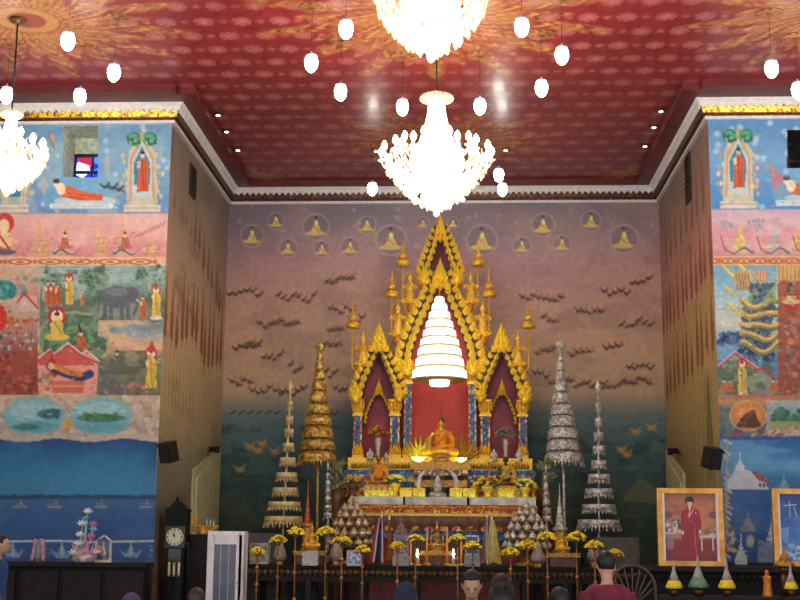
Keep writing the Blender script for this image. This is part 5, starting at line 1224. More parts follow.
# silver reliquary between elephant tusks
Y = 22.95; c_ = at(437.5, 497, Y); s = Y/F_PX
t = thing('silver_reliquary', (c_.x, Y, zl), 'bell-shaped silver and glass reliquary in the middle of the ledge', 'reliquary')
MB().lathe([(9*s, 0), (9.5*s, .04), (8*s, .08)], (c_.x, Y, zl), 24).out('base', SILVER, t)
MB().lathe([(7.6*s, .08), (7.4*s, .35), (6*s, .46), (3*s, .52), (1*s, .55)], (c_.x, Y, zl), 24).out('glass_bell', CLEAR, t)
MB().lathe([(5*s, .08), (4*s, .16), (4.4*s, .2), (3*s, .3), (1*s, .4), (.004, .5)], (c_.x, Y, zl), 16).out('inner_stupa', SILVER2, t)
for sx, lab in ((-1, 'left'), (1, 'right')):
    t = thing('ivory_tusk', (c_.x+sx*12*s, Y, zl), 'curved ivory tusk on the %s of the silver reliquary' % lab, 'tusk', 'pair of tusks'); b = Vector((c_.x, Y, zl))
    MB().tube([b+Vector((sx*x*s, 0, z)) for x, z in ((17, .1), (19, .22), (17.5, .36), (13.5, .46), (9, .5))], [.055, .05, .04, .026, .006], 10).out('tusk', OFFW, t)
    MB().lathe([(.1, 0), (.11, .04), (.07, .12), (.08, .15)], (b.x+sx*17*s, Y, zl), 12).out('holder', GOLD2, t)
# row of gilt offering bowls and lit boxes along the ledge edge
for i, (x0_, x1_, mt, lab) in enumerate([(365, 393, YGLOW, 'long lit yellow box below the left monk statue'), (400, 412, GOLD2, 'small gold box left of the left tusk'), (413, 425, YGLOW, 'lit yellow box just left of the reliquary'), (450, 462, YGLOW, 'lit yellow box just right of the reliquary'), (463, 475, YGLOW, 'lit yellow box between reliquary and right orange bouquet'), (498, 514, YGLOW, 'lit yellow box below the right monk statue')]):
    Y = 22.82; a, b = at(x0_, 497, Y), at(x1_, 487, Y); t = thing('offering_box', ((a.x+b.x)/2, Y, zl), lab, 'box', 'offering boxes along the ledge')
    MB().box(((a.x+b.x)/2, Y, zl+.045), (b.x-a.x, .13, .09)).out('box_body', mt, t); MB().box(((a.x+b.x)/2, Y, zl+.1), (b.x-a.x+.02, .15, .02)).out('lid', GOLD2, t)
    m = MB()
    for k in range(5): m.sph((a.x+(b.x-a.x)*(k+.5)/5, Y, zl+.135), (.035, .035, .03), n=7)
    m.out('flower_heads', YELLOWF, t)
m_ = None
for i, px in enumerate((356, 476, 533)):
    Y = 23.25 if px not in (452,) else 23.02; c_ = at(px, 485, Y); t = thing('offering_bowl', (c_.x, Y, zl), 'small footed golden bowl on the ledge, %s from the left' % ['first', 'second', 'third', 'fourth', 'fifth', 'sixth'][i], 'bowl', 'footed bowls on the ledge')
    MB().lathe([(.07, 0), (.03, .05), (.03, .1), (.1, .18), (.11, .22), (.09, .2)], (c_.x, Y, zl), 14).out('bowl', GOLD, t); MB().sph((c_.x, Y, zl+.24), (.07, .07, .06), n=8).out('contents', YELLOWF, t)

# ---- pyramids of silver cups
def cup_tree(px, ytop, ybot, hw, Y, label, rows, mt):
    a, b = at(px, ybot, Y), at(px, ytop, Y); s = Y/F_PX; h = b.z-a.z; t = thing('cup_pyramid', (a.x, Y, zt), label, 'offering stand', 'pyramids of metal cups')
    MB().tube([(a.x, Y, zt), (a.x, Y, b.z-.1)], .03, 8).out('post', OLDGOLD, t)
    MB().lathe([(.2, 0), (.21, .03), (.1, .08), (.04, .2)], (a.x, Y, zt), 20).out('foot', OLDGOLD, t)
    for i, (f, wf, n) in enumerate(rows):
        z = a.z+h*f; r = hw*s*wf
        if n > 1: MB().lathe([(r*.95, -.012), (r*.95, .0), (.02, .0)], (a.x, Y, z), 24).out('ring', OLDGOLD, t)
        for k in range(n):
            an = -pi/2+2*pi*(k+.5*(i % 2))/max(1, n); x, y = (r*cos(an), r*sin(an)) if n > 1 else (0, 0); R = 4.3*s
            MB().lathe([(R*.3, 0), (R*.9, R*.35), (R, R*.8), (R*.75, R*1.2), (R*.3, R*1.75), (.004, R*2.2)], (a.x+x, Y+y, z), 10, lobes=5, amp=.05).out('cup', mt, t)
rows = [(.0, 1, 13), (.19, .92, 12), (.38, .76, 10), (.56, .56, 8), (.7, .34, 5), (.84, .02, 1)]
CUPG = mat('silver gilt cup', (226, 208, 176), .35, .45, (140, 104, 70), 22, .2)
CUPS = mat('white silver cup', (226, 222, 206), .35, .4, (130, 126, 110), 22, .2)
cup_tree(350.5, 497, 546, 19.5, 21.72, 'pyramid of silver-gilt pointed cups left of the national flag', rows, CUPG)
cup_tree(526.5, 502, 549, 20.5, 21.72, 'pyramid of white silver pointed cups right of the yellow flag', rows, CUPS)

# ---- tall flower stands: a dome of yellow flowers on a pole
def fstand(px, py, r, Y, label, first=[None]):
    c_ = at(px, py+3, Y); s = Y/F_PX; R = r*s
    t = thing('flower_stand', (c_.x, Y, 0), label, 'flower stand', 'yellow flower domes on poles'); g = random.Random(int(px*7))
    m = MB()
    for k in range(40):
        a = g.uniform(0, 2*pi); q = sqrt(g.random()); zz = sqrt(1-q*q); rr = R*.2
        m.lathe([(rr*.3, -rr*.5), (rr, 0), (rr*.8, rr*.5), (rr*.2, rr*.7)], (c_.x+q*R*cos(a), Y+q*R*sin(a), c_.z+zz*R*.5-.05*q), 6)
    m.out('blossoms', YELLOWF, t)
    m = MB()
    for k in range(9):
        a = 2*pi*k/9; m.leaf((c_.x+R*.7*cos(a), Y+R*.7*sin(a), c_.z-.01), -pi/2+.5*cos(a), R*.4, R*.22, .01)
    m.out('hanging_leaves', YELLOWF if g.random() < .5 else GREEN, t)
    MB().tube([(c_.x, Y, 0), (c_.x, Y, c_.z+R*.1)], .013, 8).out('pole', mat('dull gilt pole', (170, 112, 60), .5, .2, (110, 66, 38), 12), t)
    MB().lathe([(.02, c_.z-.1), (R*.3, c_.z-.05), (R*.55, c_.z)], (c_.x, Y, 0), 12).out('collar', OLDGOLD, t)
    for q in (.35, .6, .8): MB().lathe([(.013, c_.z*q-.03), (.034, c_.z*q), (.013, c_.z*q+.03)], (c_.x, Y, 0), 10).out('pole_ring', OLDGOLD, t)
    MB().lathe([(.14, 0), (.14, .03), (.05, .06), (.025, .12)], (c_.x, Y, 0), 16).out('foot', BRONZE, t)
FS = [(257.5, 548, 8, 'in front of the grey glass case at far left'), (278.5, 537, 9, 'beside the grey cloth cone at left'), (295.5, 529, 9.5, 'immediately left of the small golden statue at left'), (326, 529, 10, 'immediately right of the small golden statue at left'), (342, 537, 9, 'before the left pyramid of cups, on its left'), (362.5, 546, 8, 'before the left pyramid of cups, on its right'), (397.5, 542, 7.5, 'beside the pink ornate shrine box'), (415.5, 536, 9, 'left of the left tall candle'), (457.5, 536, 9, 'right of the right tall candle'), (472.5, 543, 9, 'over the blue-lit shrine box'), (510.5, 549, 9, 'just right of the yellow flag'), (527.5, 542, 9.5, 'before the right pyramid of cups'), (547, 534, 9.5, 'immediately left of the small golden statue at right'), (576.5, 534, 10, 'immediately right of the small golden statue at right'), (594.5, 542, 9, 'beside the grey cloth cone at right'), (615, 550, 8, 'at far right, by the dark cabinet')]
for i, (px, py, r, lab) in enumerate(FS): fstand(px, py, r, 20.4+.3*(i % 2), 'yellow flower dome on gilt pole '+lab)

# ---- grey cloth cones (lotus-bud offerings)
for px, py0, py1, r, lab in [(279.5, 562, 540, 6.5, 'far left, between two yellow flower stands'), (336, 562, 540, 6.5, 'in front of the left pyramid of cups'), (538, 564, 545, 7.5, 'in front of the right pyramid of cups'), (594.5, 563, 540, 7, 'far right, under a yellow flower stand')]:
    Y = 21.15; a, b = at(px, py0, Y), at(px, py1, Y); s = Y/F_PX; h = b.z-a.z; R = r*s; t = thing('bud_cone', (a.x, Y, zt), 'grey beaded bud-shaped cone, '+lab, 'offering', 'grey bud cones')
    MB().lathe([(R*.6, 0), (R, h*.15), (R*1.02, h*.35), (R*.75, h*.6), (R*.35, h*.85), (.004, h*1.05)], (a.x, Y, a.z), 18, lobes=9, amp=.03).out('cone', mat('grey beads', (176, 164, 152), .5, .2, (110, 96, 88), 50, .5), t)
    MB().lathe([(R*.8, -(a.z-zt)), (R*.4, -(a.z-zt)*.6), (R*.7, .01)], (a.x, Y, a.z), 14).out('pedestal_bowl', OLDGOLD, t)

# ---- candles and tall candle columns
for px, lab in ((427, 'left'), (447, 'right'), (410.5, 'outer left'), (461.5, 'outer right')):
    Y = 21.5; a, b = at(px, 566, Y), at(px, 527 if lab in ('left', 'right') else 541, Y); t = thing('tall_candle', (a.x, Y, zt), 'tall slim orange candle column, %s of the middle statue' % lab, 'candle', 'tall orange candles')
    MB().lathe([(.022, 0), (.02, b.z-zt-.02), (.006, b.z-zt)], (a.x, Y, zt), 10).out('wax', mat('orange wax', (216, 150, 96), .5, 0, (196, 124, 70), 9), t); MB().lathe([(.07, 0), (.07, .02), (.03, .05)], (a.x, Y, zt), 12).out('holder', OLDGOLD, t)
for px, py, lab in ((417.5, 557, 'left'), (453.5, 557, 'right')):
    Y = 21.25; a = at(px, py, Y); t = thing('lit_candle', (a.x, Y, zt), 'short lit candle with a small flame, %s of the middle statue' % lab, 'candle', 'short lit candles')
    MB().lathe([(.035, 0), (.032, a.z-zt)], (a.x, Y, zt), 12).out('wax', OFFW, t); MB().lathe([(.003, .0), (.018, .03), (.02, .05), (.002, .13)], (a.x, Y, a.z), 10).out('flame', FLAME, t); MB().lathe([(.08, -.0), (.085, .015), (.04, .03)], (a.x, Y, zt), 14).out('dish', GOLD, t)

# ---- glass shrine boxes on white plinths
def case(px, hw, y0, y1, Y, glass, label, roof=None, plinth=None, inner=None, frame=SILVER):
    a, b = at(px, y0, Y), at(px, y1, Y); a.z = a.z if plinth else zt; s = Y/F_PX; w = 2*hw*s; h = b.z-a.z; t = thing('glass_shrine_box', (a.x, Y, zt), label, 'display case')
    MB().box((a.x, Y, a.z+h/2), (w*.9, w*.7, h)).out('glass', glass, t)
    m = MB()
    for sx in (-1, 1):
        for sy in (-1, 1): m.box((a.x+sx*w*.47, Y+sy*w*.37, a.z+h/2), (.02, .02, h))
    m.box((a.x, Y, a.z+h), (w, w*.8, .025)); m.box((a.x, Y, a.z+.01), (w, w*.8, .03)); m.out('frame', frame, t)
    if roof: MB().lathe([(w*.62, 0), (w*.5, .05), (w*.3, .12), (w*.1, .2), (.004, .34)], (a.x, Y, b.z), 4, smooth=False).out('pointed_roof', roof, t)
    if inner: MB().lathe([(w*.2, .02), (w*.24, h*.25), (w*.12, h*.5), (.004, h*.85)], (a.x, Y, a.z), 10).out('figure_inside', inner, t)
    if plinth: MB().box((a.x, Y, (a.z+zt)/2), (w*1.15, w*.9, a.z-zt)).out('plinth', plinth, t)
PINKSIL = mat('pinkish silver', (186, 150, 160), .4, .3, (110, 80, 96), 24, .3); PLN = mat('pale grey plinth', (150, 150, 158), .5, 0, (120, 120, 130), 14)
case(401, 7, 555, 536, 21.1, CLEAR, 'pinkish ornate glass shrine box with pointed roof left of the middle statue', PINKSIL, PLN, PINKSIL, PINKSIL)
case(472, 6.5, 555, 536, 21.1, mat('blue lit glass', (60, 110, 130), .2, 0, (40, 80, 110), 9), 'blue glass box on a white plinth right of the middle statue', None, PLN, OFFW)
case(310.5, 7.5, 565.5, 552, 21.0, mat('white notice card', (206, 200, 200), .6, 0, (180, 172, 176), 40), 'white card notice box under the small golden statue at left', None, None)
case(355, 7.5, 565.5, 551, 21.0, mat('blue and white picture', (120, 150, 200), .5, 0, (226, 230, 236), 16, contrast=(.45, .55)), 'blue and white framed picture box before the left pyramid', None, None, None, OFFW)
case(260, 9, 565, 544, 21.6, mat('pale collage glass', (170, 160, 130), .3, 0, (110, 110, 110), 16, contrast=(.45, .55)), 'pale glass case beside the white cabinet', None, None, None)
# dark cabinets behind the tables at both sides
for a, b, y0, Y, lab in ((247, 281, 533, 22.3, 'left'), (595, 638, 537, 22.3, 'right')):
    p, q = at(a, y0, Y), at(b, y0, Y); t = thing('grey_cabinet', ((p.x+q.x)/2, Y, 0), 'plain dark grey cabinet at the %s end of the altar' % lab, 'cabinet')
    g_ = mat('dark grey laminate', (84, 80, 76), .5, 0, (66, 62, 60), 5); MB().box(((p.x+q.x)/2, Y, p.z/2), (q.x-p.x, .3, p.z)).out('body', g_, t); MB().box(((p.x+q.x)/2, Y-.165, p.z/2), ((q.x-p.x)*.9, .02, p.z*.9)).out('door', g_, t)
# ---- flags
def flag(px, ytop, ybot, Y, stripes, label, w, lean=0):
    a, b = at(px, ybot, Y), at(px, ytop, Y); s = Y/F_PX; t = thing('draped_flag', (a.x, Y, zt), label, 'flag', None)
    MB().tube([(a.x, Y, zt), (a.x, Y, b.z)], .016, 8).out('pole', WHITE, t); MB().sph((a.x, Y, b.z+.02), (.02, .02, .04), n=8).out('pole_tip', GOLD, t); MB().lathe([(.1, 0), (.1, .02), (.04, .04), (.03, .1)], (a.x, Y, zt), 16).out('foot', BRONZE, t)
    m = MB(); H_ = b.z-zt-.12; nu, nv = 28, 20; vs = []
    for j in range(nv+1):
        v = j/nv
        for i in range(nu+1):
            u = i/nu; ww = w*s*(.25+.75*v**.8); x = a.x+(u-.5+lean*.5)*ww*1.0+lean*.2*v*ww; y = Y-.04-.05*sin(u*26)*(.3+.7*v)-.02; z = b.z-.06-H_*v-.06*abs(u-.5)*v
            vs.append((x, y, z))
    n = len(vs); vs += [(x, y+.012, z) for x, y, z in vs]; fs = {}
    for j in range(nv):
        for i in range(nu):
            q = j*(nu+1)+i; mi = stripes[min(len(stripes)-1, int(i/nu*len(stripes)))]
            m_q = (q, q+1, q+nu+2, q+nu+1); fs.setdefault(mi, []).append(m_q); fs[mi].append(tuple(n+k for k in reversed(m_q)))
    keys = sorted(fs, key=lambda k: k.name); base = len(m.v); m.v.extend(vs)
    for mi, k in enumerate(keys):
        for f in fs[k]: m.f.append([base+i for i in f]); m.m.append(mi); m.sm.append(True)
    m.out('flag_cloth', keys, t)
FR, FW_, FB = mat('flag red', (190, 50, 60), .7, 0, (160, 36, 48), 9), mat('flag white', (230, 228, 232), .7, 0, (206, 204, 210), 9), mat('flag blue', (44, 50, 110), .7, 0, (34, 38, 90), 9)
FY = mat('flag yellow', (224, 206, 120), .7, 0, (200, 180, 90), 9)
flag(381, 514, 572, 21.4, [FR, FW_, FB, FB, FW_, FR], 'red, white and blue national flag draped on its pole', 17, -.3)
flag(492, 516, 572, 21.4, [FY, FY, FW_, FY, FY, FY], 'pale yellow flag draped on its pole beside the right pyramid', 15, .2)
flag(487, 514, 560, 21.75, [mat('greyish pink cloth', (190, 150, 150), .7), FW_], 'thin greyish pink banner behind the pale yellow flag', 7, -.5)
flag(389, 516, 552, 21.75, [ORANGEF, ORANGEGOLD], 'thin orange banner behind the national flag', 7, .2)
# ================================================================ left side of the hall
# longcase clock
p0, p1 = at(165.5, 514, 21.0), at(190, 514, 21.0); cx = (p0.x+p1.x)/2+.02; w = (p1.x-p0.x)*.86; Y = 20.95; zt_ = p0.z
t = thing('grandfather_clock', (cx, Y, 0), 'black longcase clock with a round white dial standing by the recess corner', 'clock')
MB().box((cx, Y, .15), (w*1.12, .34, .3)).out('plinth', DARK2, t); MB().box((cx, Y, .85), (w*.86, .26, 1.1)).out('trunk', DARK2, t)
MB().box((cx, Y, 1.68), (w, .32, .5)).out('hood', DARK2, t)
m = MB(); zz = 1.93; hw = w/2
m.prism([(-hw*1.1, 0), (hw*1.1, 0), (hw*1.1, .03), (hw*.6, .07), (hw*.25, .15), (0, .17), (-hw*.25, .15), (-hw*.6, .07), (-hw*1.1, .03)], Y-.17, Y+.17, 0, (cx, 0, zz)); m.lathe([(.02, .16), (.03, .2), (.004, .25)], (cx, Y-.1, zz), 8); m.out('pediment', DARK2, t)
dz_ = at(177.7, 537, Y-.17).z
def disc(r, y0, y1, z, mt, nm, par, n=32): return MB().prism([(r*cos(2*pi*k/n), r*sin(2*pi*k/n)) for k in range(n)], y0, y1, 0, (cx, 0, z)).out(nm, mt, par)
fr = MB().box((cx, Y-.165, dz_), (w*.92, .02, w*.98)).out('dial_frame', mat('dark green dial frame', (60, 76, 66), .4, .2, (34, 40, 36), 30), t)
dial = disc(w*.4, Y-.195, Y-.175, dz_, mat('ivory dial', (226, 224, 200), .5, 0, (214, 210, 186), 9), 'dial', t)
m = MB()
for k in range(12):
    a = 2*pi*k/12; R = w*.33; m.box((cx+R*sin(a), Y-.198, dz_+R*cos(a)), (.012 if k % 3 else .02, .006, .035), 0)
m.out('hour_marks', BLACK, dial)
m = MB(); m.tube([(cx, Y-.2, dz_), (cx-.015, Y-.2, dz_+w*.3)], [.009, .004], 6); m.tube([(cx, Y-.2, dz_), (cx-w*.12, Y-.2, dz_+w*.18)], [.01, .005], 6); m.out('hands', BLACK, dial)
d = MB().box((cx, Y-.14, .9), (w*.6, .02, .85)).out('trunk_door', mat('dark door glass', (40, 44, 50), .15), t)
m = MB()
for k in (-1, 0, 1): m.lathe([(.026, -.12), (.028, -.1), (.028, .1), (.01, .12)], (cx+k*.08, Y-.165, 1.0), 10)
m.out('weights', mat('brass', (206, 190, 150), .3, .6), d)
m = MB(); m.prism([(-w*.36, 0), (w*.36, 0), (w*.3, .07), (0, .1), (-w*.3, .07)], Y-.16, Y-.14, 0, (cx, 0, 1.38)); m.out('scroll_panel', SILVER2, t)

# white glass-door cabinet
p0, p1 = at(208.5, 531, 20.6), at(245, 531, 20.6); cx2 = (p0.x+p1.x)/2; w = p1.x-p0.x; Y = 20.75; h = p0.z
t = thing('display_cabinet', (cx2, Y, 0), 'white display cabinet with a narrow glass door, standing right of the clock', 'cabinet')
m = MB(); m.box((cx2, Y+.17, h/2), (w, .02, h)); m.box((cx2-w/2+.03, Y, h/2), (.05, .36, h)); m.box((cx2+w/2-.03, Y, h/2), (.05, .36, h)); m.box((cx2, Y, h-.03), (w, .38, .06)); m.box((cx2, Y, .08), (w, .36, .16)); m.out('carcass', WHITE, t)
for k in range(4): MB().box((cx2, Y, .45+.33*k), (w-.1, .3, .02)).out('shelf', WHITE, t)
dr = MB(); dw = w*.62; dx = cx2-w*.02
for s in (-1, 1): dr.box((dx+s*(dw/2+.045), Y-.185, h/2), (.11 if s < 0 else .09, .03, h-.14))
dr.box((dx, Y-.185, h-.13), (dw, .03, .16)); dr.box((dx, Y-.185, .25), (dw, .03, .26)); dr.box((cx2+w/2-.05, Y-.185, h/2), (.06, .03, h-.14)); do = dr.out('door', WHITE, t)
MB().box((dx, Y-.18, h*.55), (dw*.96, .008, h-.5)).out('door_glass', mat('dark blue cabinet glass', (96, 106, 130), .1, 0, (76, 84, 104), 4), do)
m = MB(); m.box((dx-dw*.18, Y-.19, h*.55), (.012, .012, h-.5)); m.box((dx+dw*.18, Y-.19, h*.55), (.012, .012, h-.5)); m.out('glazing_bar', OFFW, do)
MB().sph((dx+dw/2+.03, Y-.21, h*.5), .014, n=8).out('handle', SILVER, do)
g = random.Random(5)
for k in range(3):
    for q in range(3):
        x = dx+(q-1)*dw*.28; z = .46+.33*k; t2 = thing('stored_figurine', (x, Y-.1, z), 'small grey figurine behind the white cabinet\'s glass door, %s shelf, %s' % (['lowest', 'middle', 'top'][k], ['left', 'middle', 'right'][q]), 'figurine', 'figurines in the white cabinet')
        MB().lathe([(.035, 0), (.03, .05), (.045, .1), (.02, .15), (.03, .18), (.004, .22)], (x, Y-.1, z), 10).out('figurine', mat('grey figurine', (120, 120, 130), .5), t2)
# gilt candelabrum on a stand between clock and cabinet
Y = 21.3; c_ = at(203, 527, Y); t = thing('gilt_candelabrum', (c_.x, Y, 0), 'low gilt candelabrum on a dark stand between clock and white cabinet', 'candelabrum')
MB().box((c_.x, Y, (c_.z-.12)/2), (.4, .3, c_.z-.12)).out('stand', DARK, t); m = MB(); m.lathe([(.1, -.12), (.05, -.06), (.03, .0)], (c_.x, Y, c_.z), 12)
for k in range(-4, 5):
    x = c_.x+k*.06; m.tube([(c_.x, Y, c_.z-.04), ((c_.x+x)/2, Y, c_.z-.08), (x, Y, c_.z)], .01, 5); m.lathe([(.025, 0), (.03, .02), (.012, .03)], (x, Y, c_.z), 8)
m.out('arms', GOLD, t)
for k, hh in zip((-3, -2, 1, 2, 3), (.16, .2, .1, .1, .06)): MB().lathe([(.014, .02), (.02, .05), (.014, hh), (.002, hh+.05)], (c_.x+k*.06, Y, c_.z), 8).out('candle', GOLD if k < 0 else mat('green white glass', (170, 220, 200), .3), t)

# loudspeakers on the recess side walls
def speaker(px, py, sx, label):
    p = atx(px, py, sx*(HW-.22)); t = thing('wall_speaker', (sx*HW, p.y, p.z), label, 'loudspeaker', 'wall loudspeakers')
    MB().box((p.x, p.y, p.z), (.22, .22, .33), 0, sx*.5*1, .28).out('cabinet', BLACK, t)
    n = Matrix.Rotation(sx*.5, 3, 'Z') @ Matrix.Rotation(.28, 3, 'X') @ Vector((0, -.115, 0))
    MB().box((p.x+n.x, p.y+n.y, p.z+n.z), (.19, .012, .3), 0, sx*.5, .28).out('grille', mat('grey grille', (44, 44, 48), .6, 0, (24, 24, 28), 60, detail=0), t)
    MB().tube([(p.x, p.y, p.z+.05), (sx*HW, p.y+.1, p.z+.1)], .02, 6).out('bracket', BLACK, t)
speaker(168.5, 452, -1, 'black tilted loudspeaker on the left recess wall above the clock'); speaker(712, 458, 1, 'black tilted loudspeaker on the right recess wall above the portrait')
for px, py, sx, lab in ((213.5, 449, -1, 'left'), (674, 451, 1, 'right')):
    p = atx(px, py, sx*(HW-.12)); t = thing('security_camera', (sx*HW, p.y, p.z), 'small dark camera on the %s recess wall above the pale door' % lab, 'camera', 'small wall cameras')
    MB().box((p.x-sx*.02, p.y, p.z), (.12, .22, .1), 0, sx*.3, .1).out('housing', BLACK, t); MB().lathe([(.04, -.16), (.05, -.12), (.05, -.06)], (p.x-sx*.08, p.y-.05, p.z+.08), 10).out('lens_dome', BLACK, t); MB().tube([(p.x, p.y, p.z), (sx*HW, p.y, p.z-.04)], .015, 6).out('bracket', BLACK, t)

# items before the sea mural
# narrow sideboard they stand on
Y = 19.6; zs = at(80, 562, Y).z; x0, x1 = at(-60, 560, Y).x, at(150, 560, Y).x
t = thing('dark_sideboard', ((x0+x1)/2, Y, 0), 'long dark sideboard below the sea mural', 'sideboard'); MB().box(((x0+x1)/2, Y, zs-.03), (x1-x0, .6, .06)).out('tabletop', DARK, t); MB().box(((x0+x1)/2, Y+.05, (zs-.06)/2), (x1-x0-.1, .45, zs-.06)).out('carcass', DARK2, t)
for k in range(5): MB().box((x0+(x1-x0)*(k+.5)/5, Y-.19, (zs-.06)/2), ((x1-x0)/5-.08, .03, zs-.2)).out('door', DARK, t)
# coloured glass lotus tree
Y = 19.3; t = thing('lotus_tree', (at(85, 560, Y).x, Y, zs), 'tall glittering tree of pink, white and turquoise lotus flowers before the sea mural', 'ornament'); b = at(83, 561, Y); s = Y/F_PX
PK, WL, TQ = mat('pink pearly petals', (232, 130, 190), .3, 0, (200, 90, 160), 20), mat('white pearly petals', (236, 230, 240), .3, 0, (206, 200, 220), 20), mat('turquoise pearly petals', (130, 220, 220), .3, 0, (80, 180, 190), 20)
fl_ = [(88, 511, 4.2, WL), (82, 523, 4.5, WL), (93.5, 524, 4, PK), (93.5, 529, 3.6, TQ), (86, 518, 3, TQ), (80, 534, 4, WL), (91, 536, 4, PK), (87, 543, 4, PK), (78, 543, 4, WL), (97, 551, 4.5, WL), (92, 554, 5, PK), (85, 552, 5, PK), (74, 552, 5, WL), (99, 548, 3, mat('orange pearly petals', (240, 140, 80), .3))]
for k, (x, y, r, mt) in enumerate(fl_):
    q = at(x, y, Y); o = MB().tube([(b.x+(q.x-b.x)*.2, Y, zs), (b.x+(q.x-b.x)*.6, Y, (zs+q.z)/2), (q.x, Y, q.z)], .01, 6).out('stalk', mat('silver green stalk', (170, 210, 190), .4, .2), t)
    m = MB(); R = r*s
    for a in np.linspace(-1.1, 1.1, 5): m.leaf((q.x, Y-.01*abs(a), q.z-R*.5), pi/2-a, R*1.5, R*.75, .025)
    m.sph((q.x, Y, q.z), (R*.5, R*.5, R*.6), n=8); m.out('lotus_flower', mt, o)
m = MB()
for k in range(16): m.leaf((b.x+random.uniform(-.12, .1), Y-.02, zs), pi/2+random.uniform(-.7, .7), .34, .05, .01)
m.out('leaf_tuft', mat('pink grey leaves', (200, 170, 180), .5), t); MB().lathe([(.14, 0), (.18, .04), (.15, .12)], (b.x, Y, zs-.0), 14).out('bowl', SILVER, t)
# grey wreath bust with pink tassels
Y = 19.45; b = at(39, 562, Y); s = Y/F_PX; t = thing('garland_stand', (b.x, Y, zs), 'rounded grey-green garland stand with pink tassels at its sides', 'garland')
MB().lathe([(5*s, 0), (6.4*s, .1), (6.6*s, .2), (5*s, .3), (2.5*s, .34), (.004, .35)], (b.x, Y, zs), 20).out('body', mat('grey green beads', (150, 164, 150), .5, 0, (96, 110, 104), 40, .4), t)
for sx in (-1, 1):
    m = MB().tube([(b.x+sx*(3.2+k*.45)*s, Y-.08, zs+.35-.05*k*(1+.02*k)) for k in range(7)], [.02, .03, .018, .03, .018, .032, .024], 8)
    m.out('tassel', mat('pink beads', (220, 150, 190), .5), t)
# small gabled frame
Y = 19.5; a, b = at(95.5, 562, Y), at(111, 541, Y); t = thing('gabled_frame', ((a.x+b.x)/2, Y, zs), 'small white gabled glass frame right of the lotus tree', 'frame'); cx3 = (a.x+b.x)/2; hw = (b.x-a.x)/2; hh = b.z-zs
m = MB()
for s_ in (-1, 1): m.box((cx3+s_*hw, Y, zs+hh/2), (.03, .05, hh)); m.tube([(cx3+s_*hw, Y, zs+hh), (cx3, Y, zs+hh+.08)], .018, 6)
m.box((cx3, Y, zs+.02), (hw*2, .08, .04)); m.out('frame', OFFW, t); MB().box((cx3, Y+.02, zs+hh/2), (hw*1.9, .01, hh)).out('back_panel', mat('pale blue back panel', (110, 140, 180), .5), t)
MB().lathe([(.05, .04), (.06, .14), (.02, .2), (.004, .32)], (cx3, Y, zs), 10).out('figurine_inside', SILVER2, t)

# ================================================================ right side: portraits on a console
def portrait(px0, px1, py0, py1, Y, label, paint):
    a, b = at(px0, py1, Y), at(px1, py0, Y); cx, w, h = (a.x+b.x)/2, b.x-a.x, b.z-a.z; z0 = a.z
    t = thing('framed_portrait', (cx, Y, z0), label, 'portrait', 'framed portraits')
    m = MB(); f = .075
    for s_ in (-1, 1): m.box((cx+s_*(w/2-f/2), Y, z0+h/2), (f, .08, h))
    m.box((cx, Y, z0+h-f/2), (w-2*f, .08, f)); m.box((cx, Y, z0+f/2), (w-2*f, .08, f)); m.out('gilt_frame', mat('gilt frame', (226, 170, 80), .3, .5, (196, 130, 50), 6), t)
    f2 = .03
    for s_ in (-1, 1): MB().box((cx+s_*(w/2-f-f2/2), Y-.01, z0+h/2), (f2, .07, h-2*f)).out('pale_slip', WHITE, t)
    nu, nv = 150, 190; xs = np.linspace(0, 1, nu); ys = np.linspace(0, 1, nv); GX_, GY_ = np.meshgrid(xs, ys)
    ww, hh = w-2*f, h-2*f; pos = np.stack([cx-ww/2+GX_*ww, np.full_like(GX_, Y-.002), z0+h-f-GY_*hh], -1)
    c = Canvas(pos, GX_*100, GY_*125, (150, 80, 70)); paint(c); o = c.build('picture', None, painted('portrait print', .35, .5)); del o['kind']
    o.parent = t; o.location = tuple(-v for v in t.location)
    MB().box((cx, Y+.03, z0+h/2), (w-.04, .03, h-.04)).out('backing_board', DARK, t)
    MB().tube([(cx, Y+.04, z0+h*.6), (cx, Y+.3, z0-.0)], .015, 6).out('easel_strut', DARK, t)
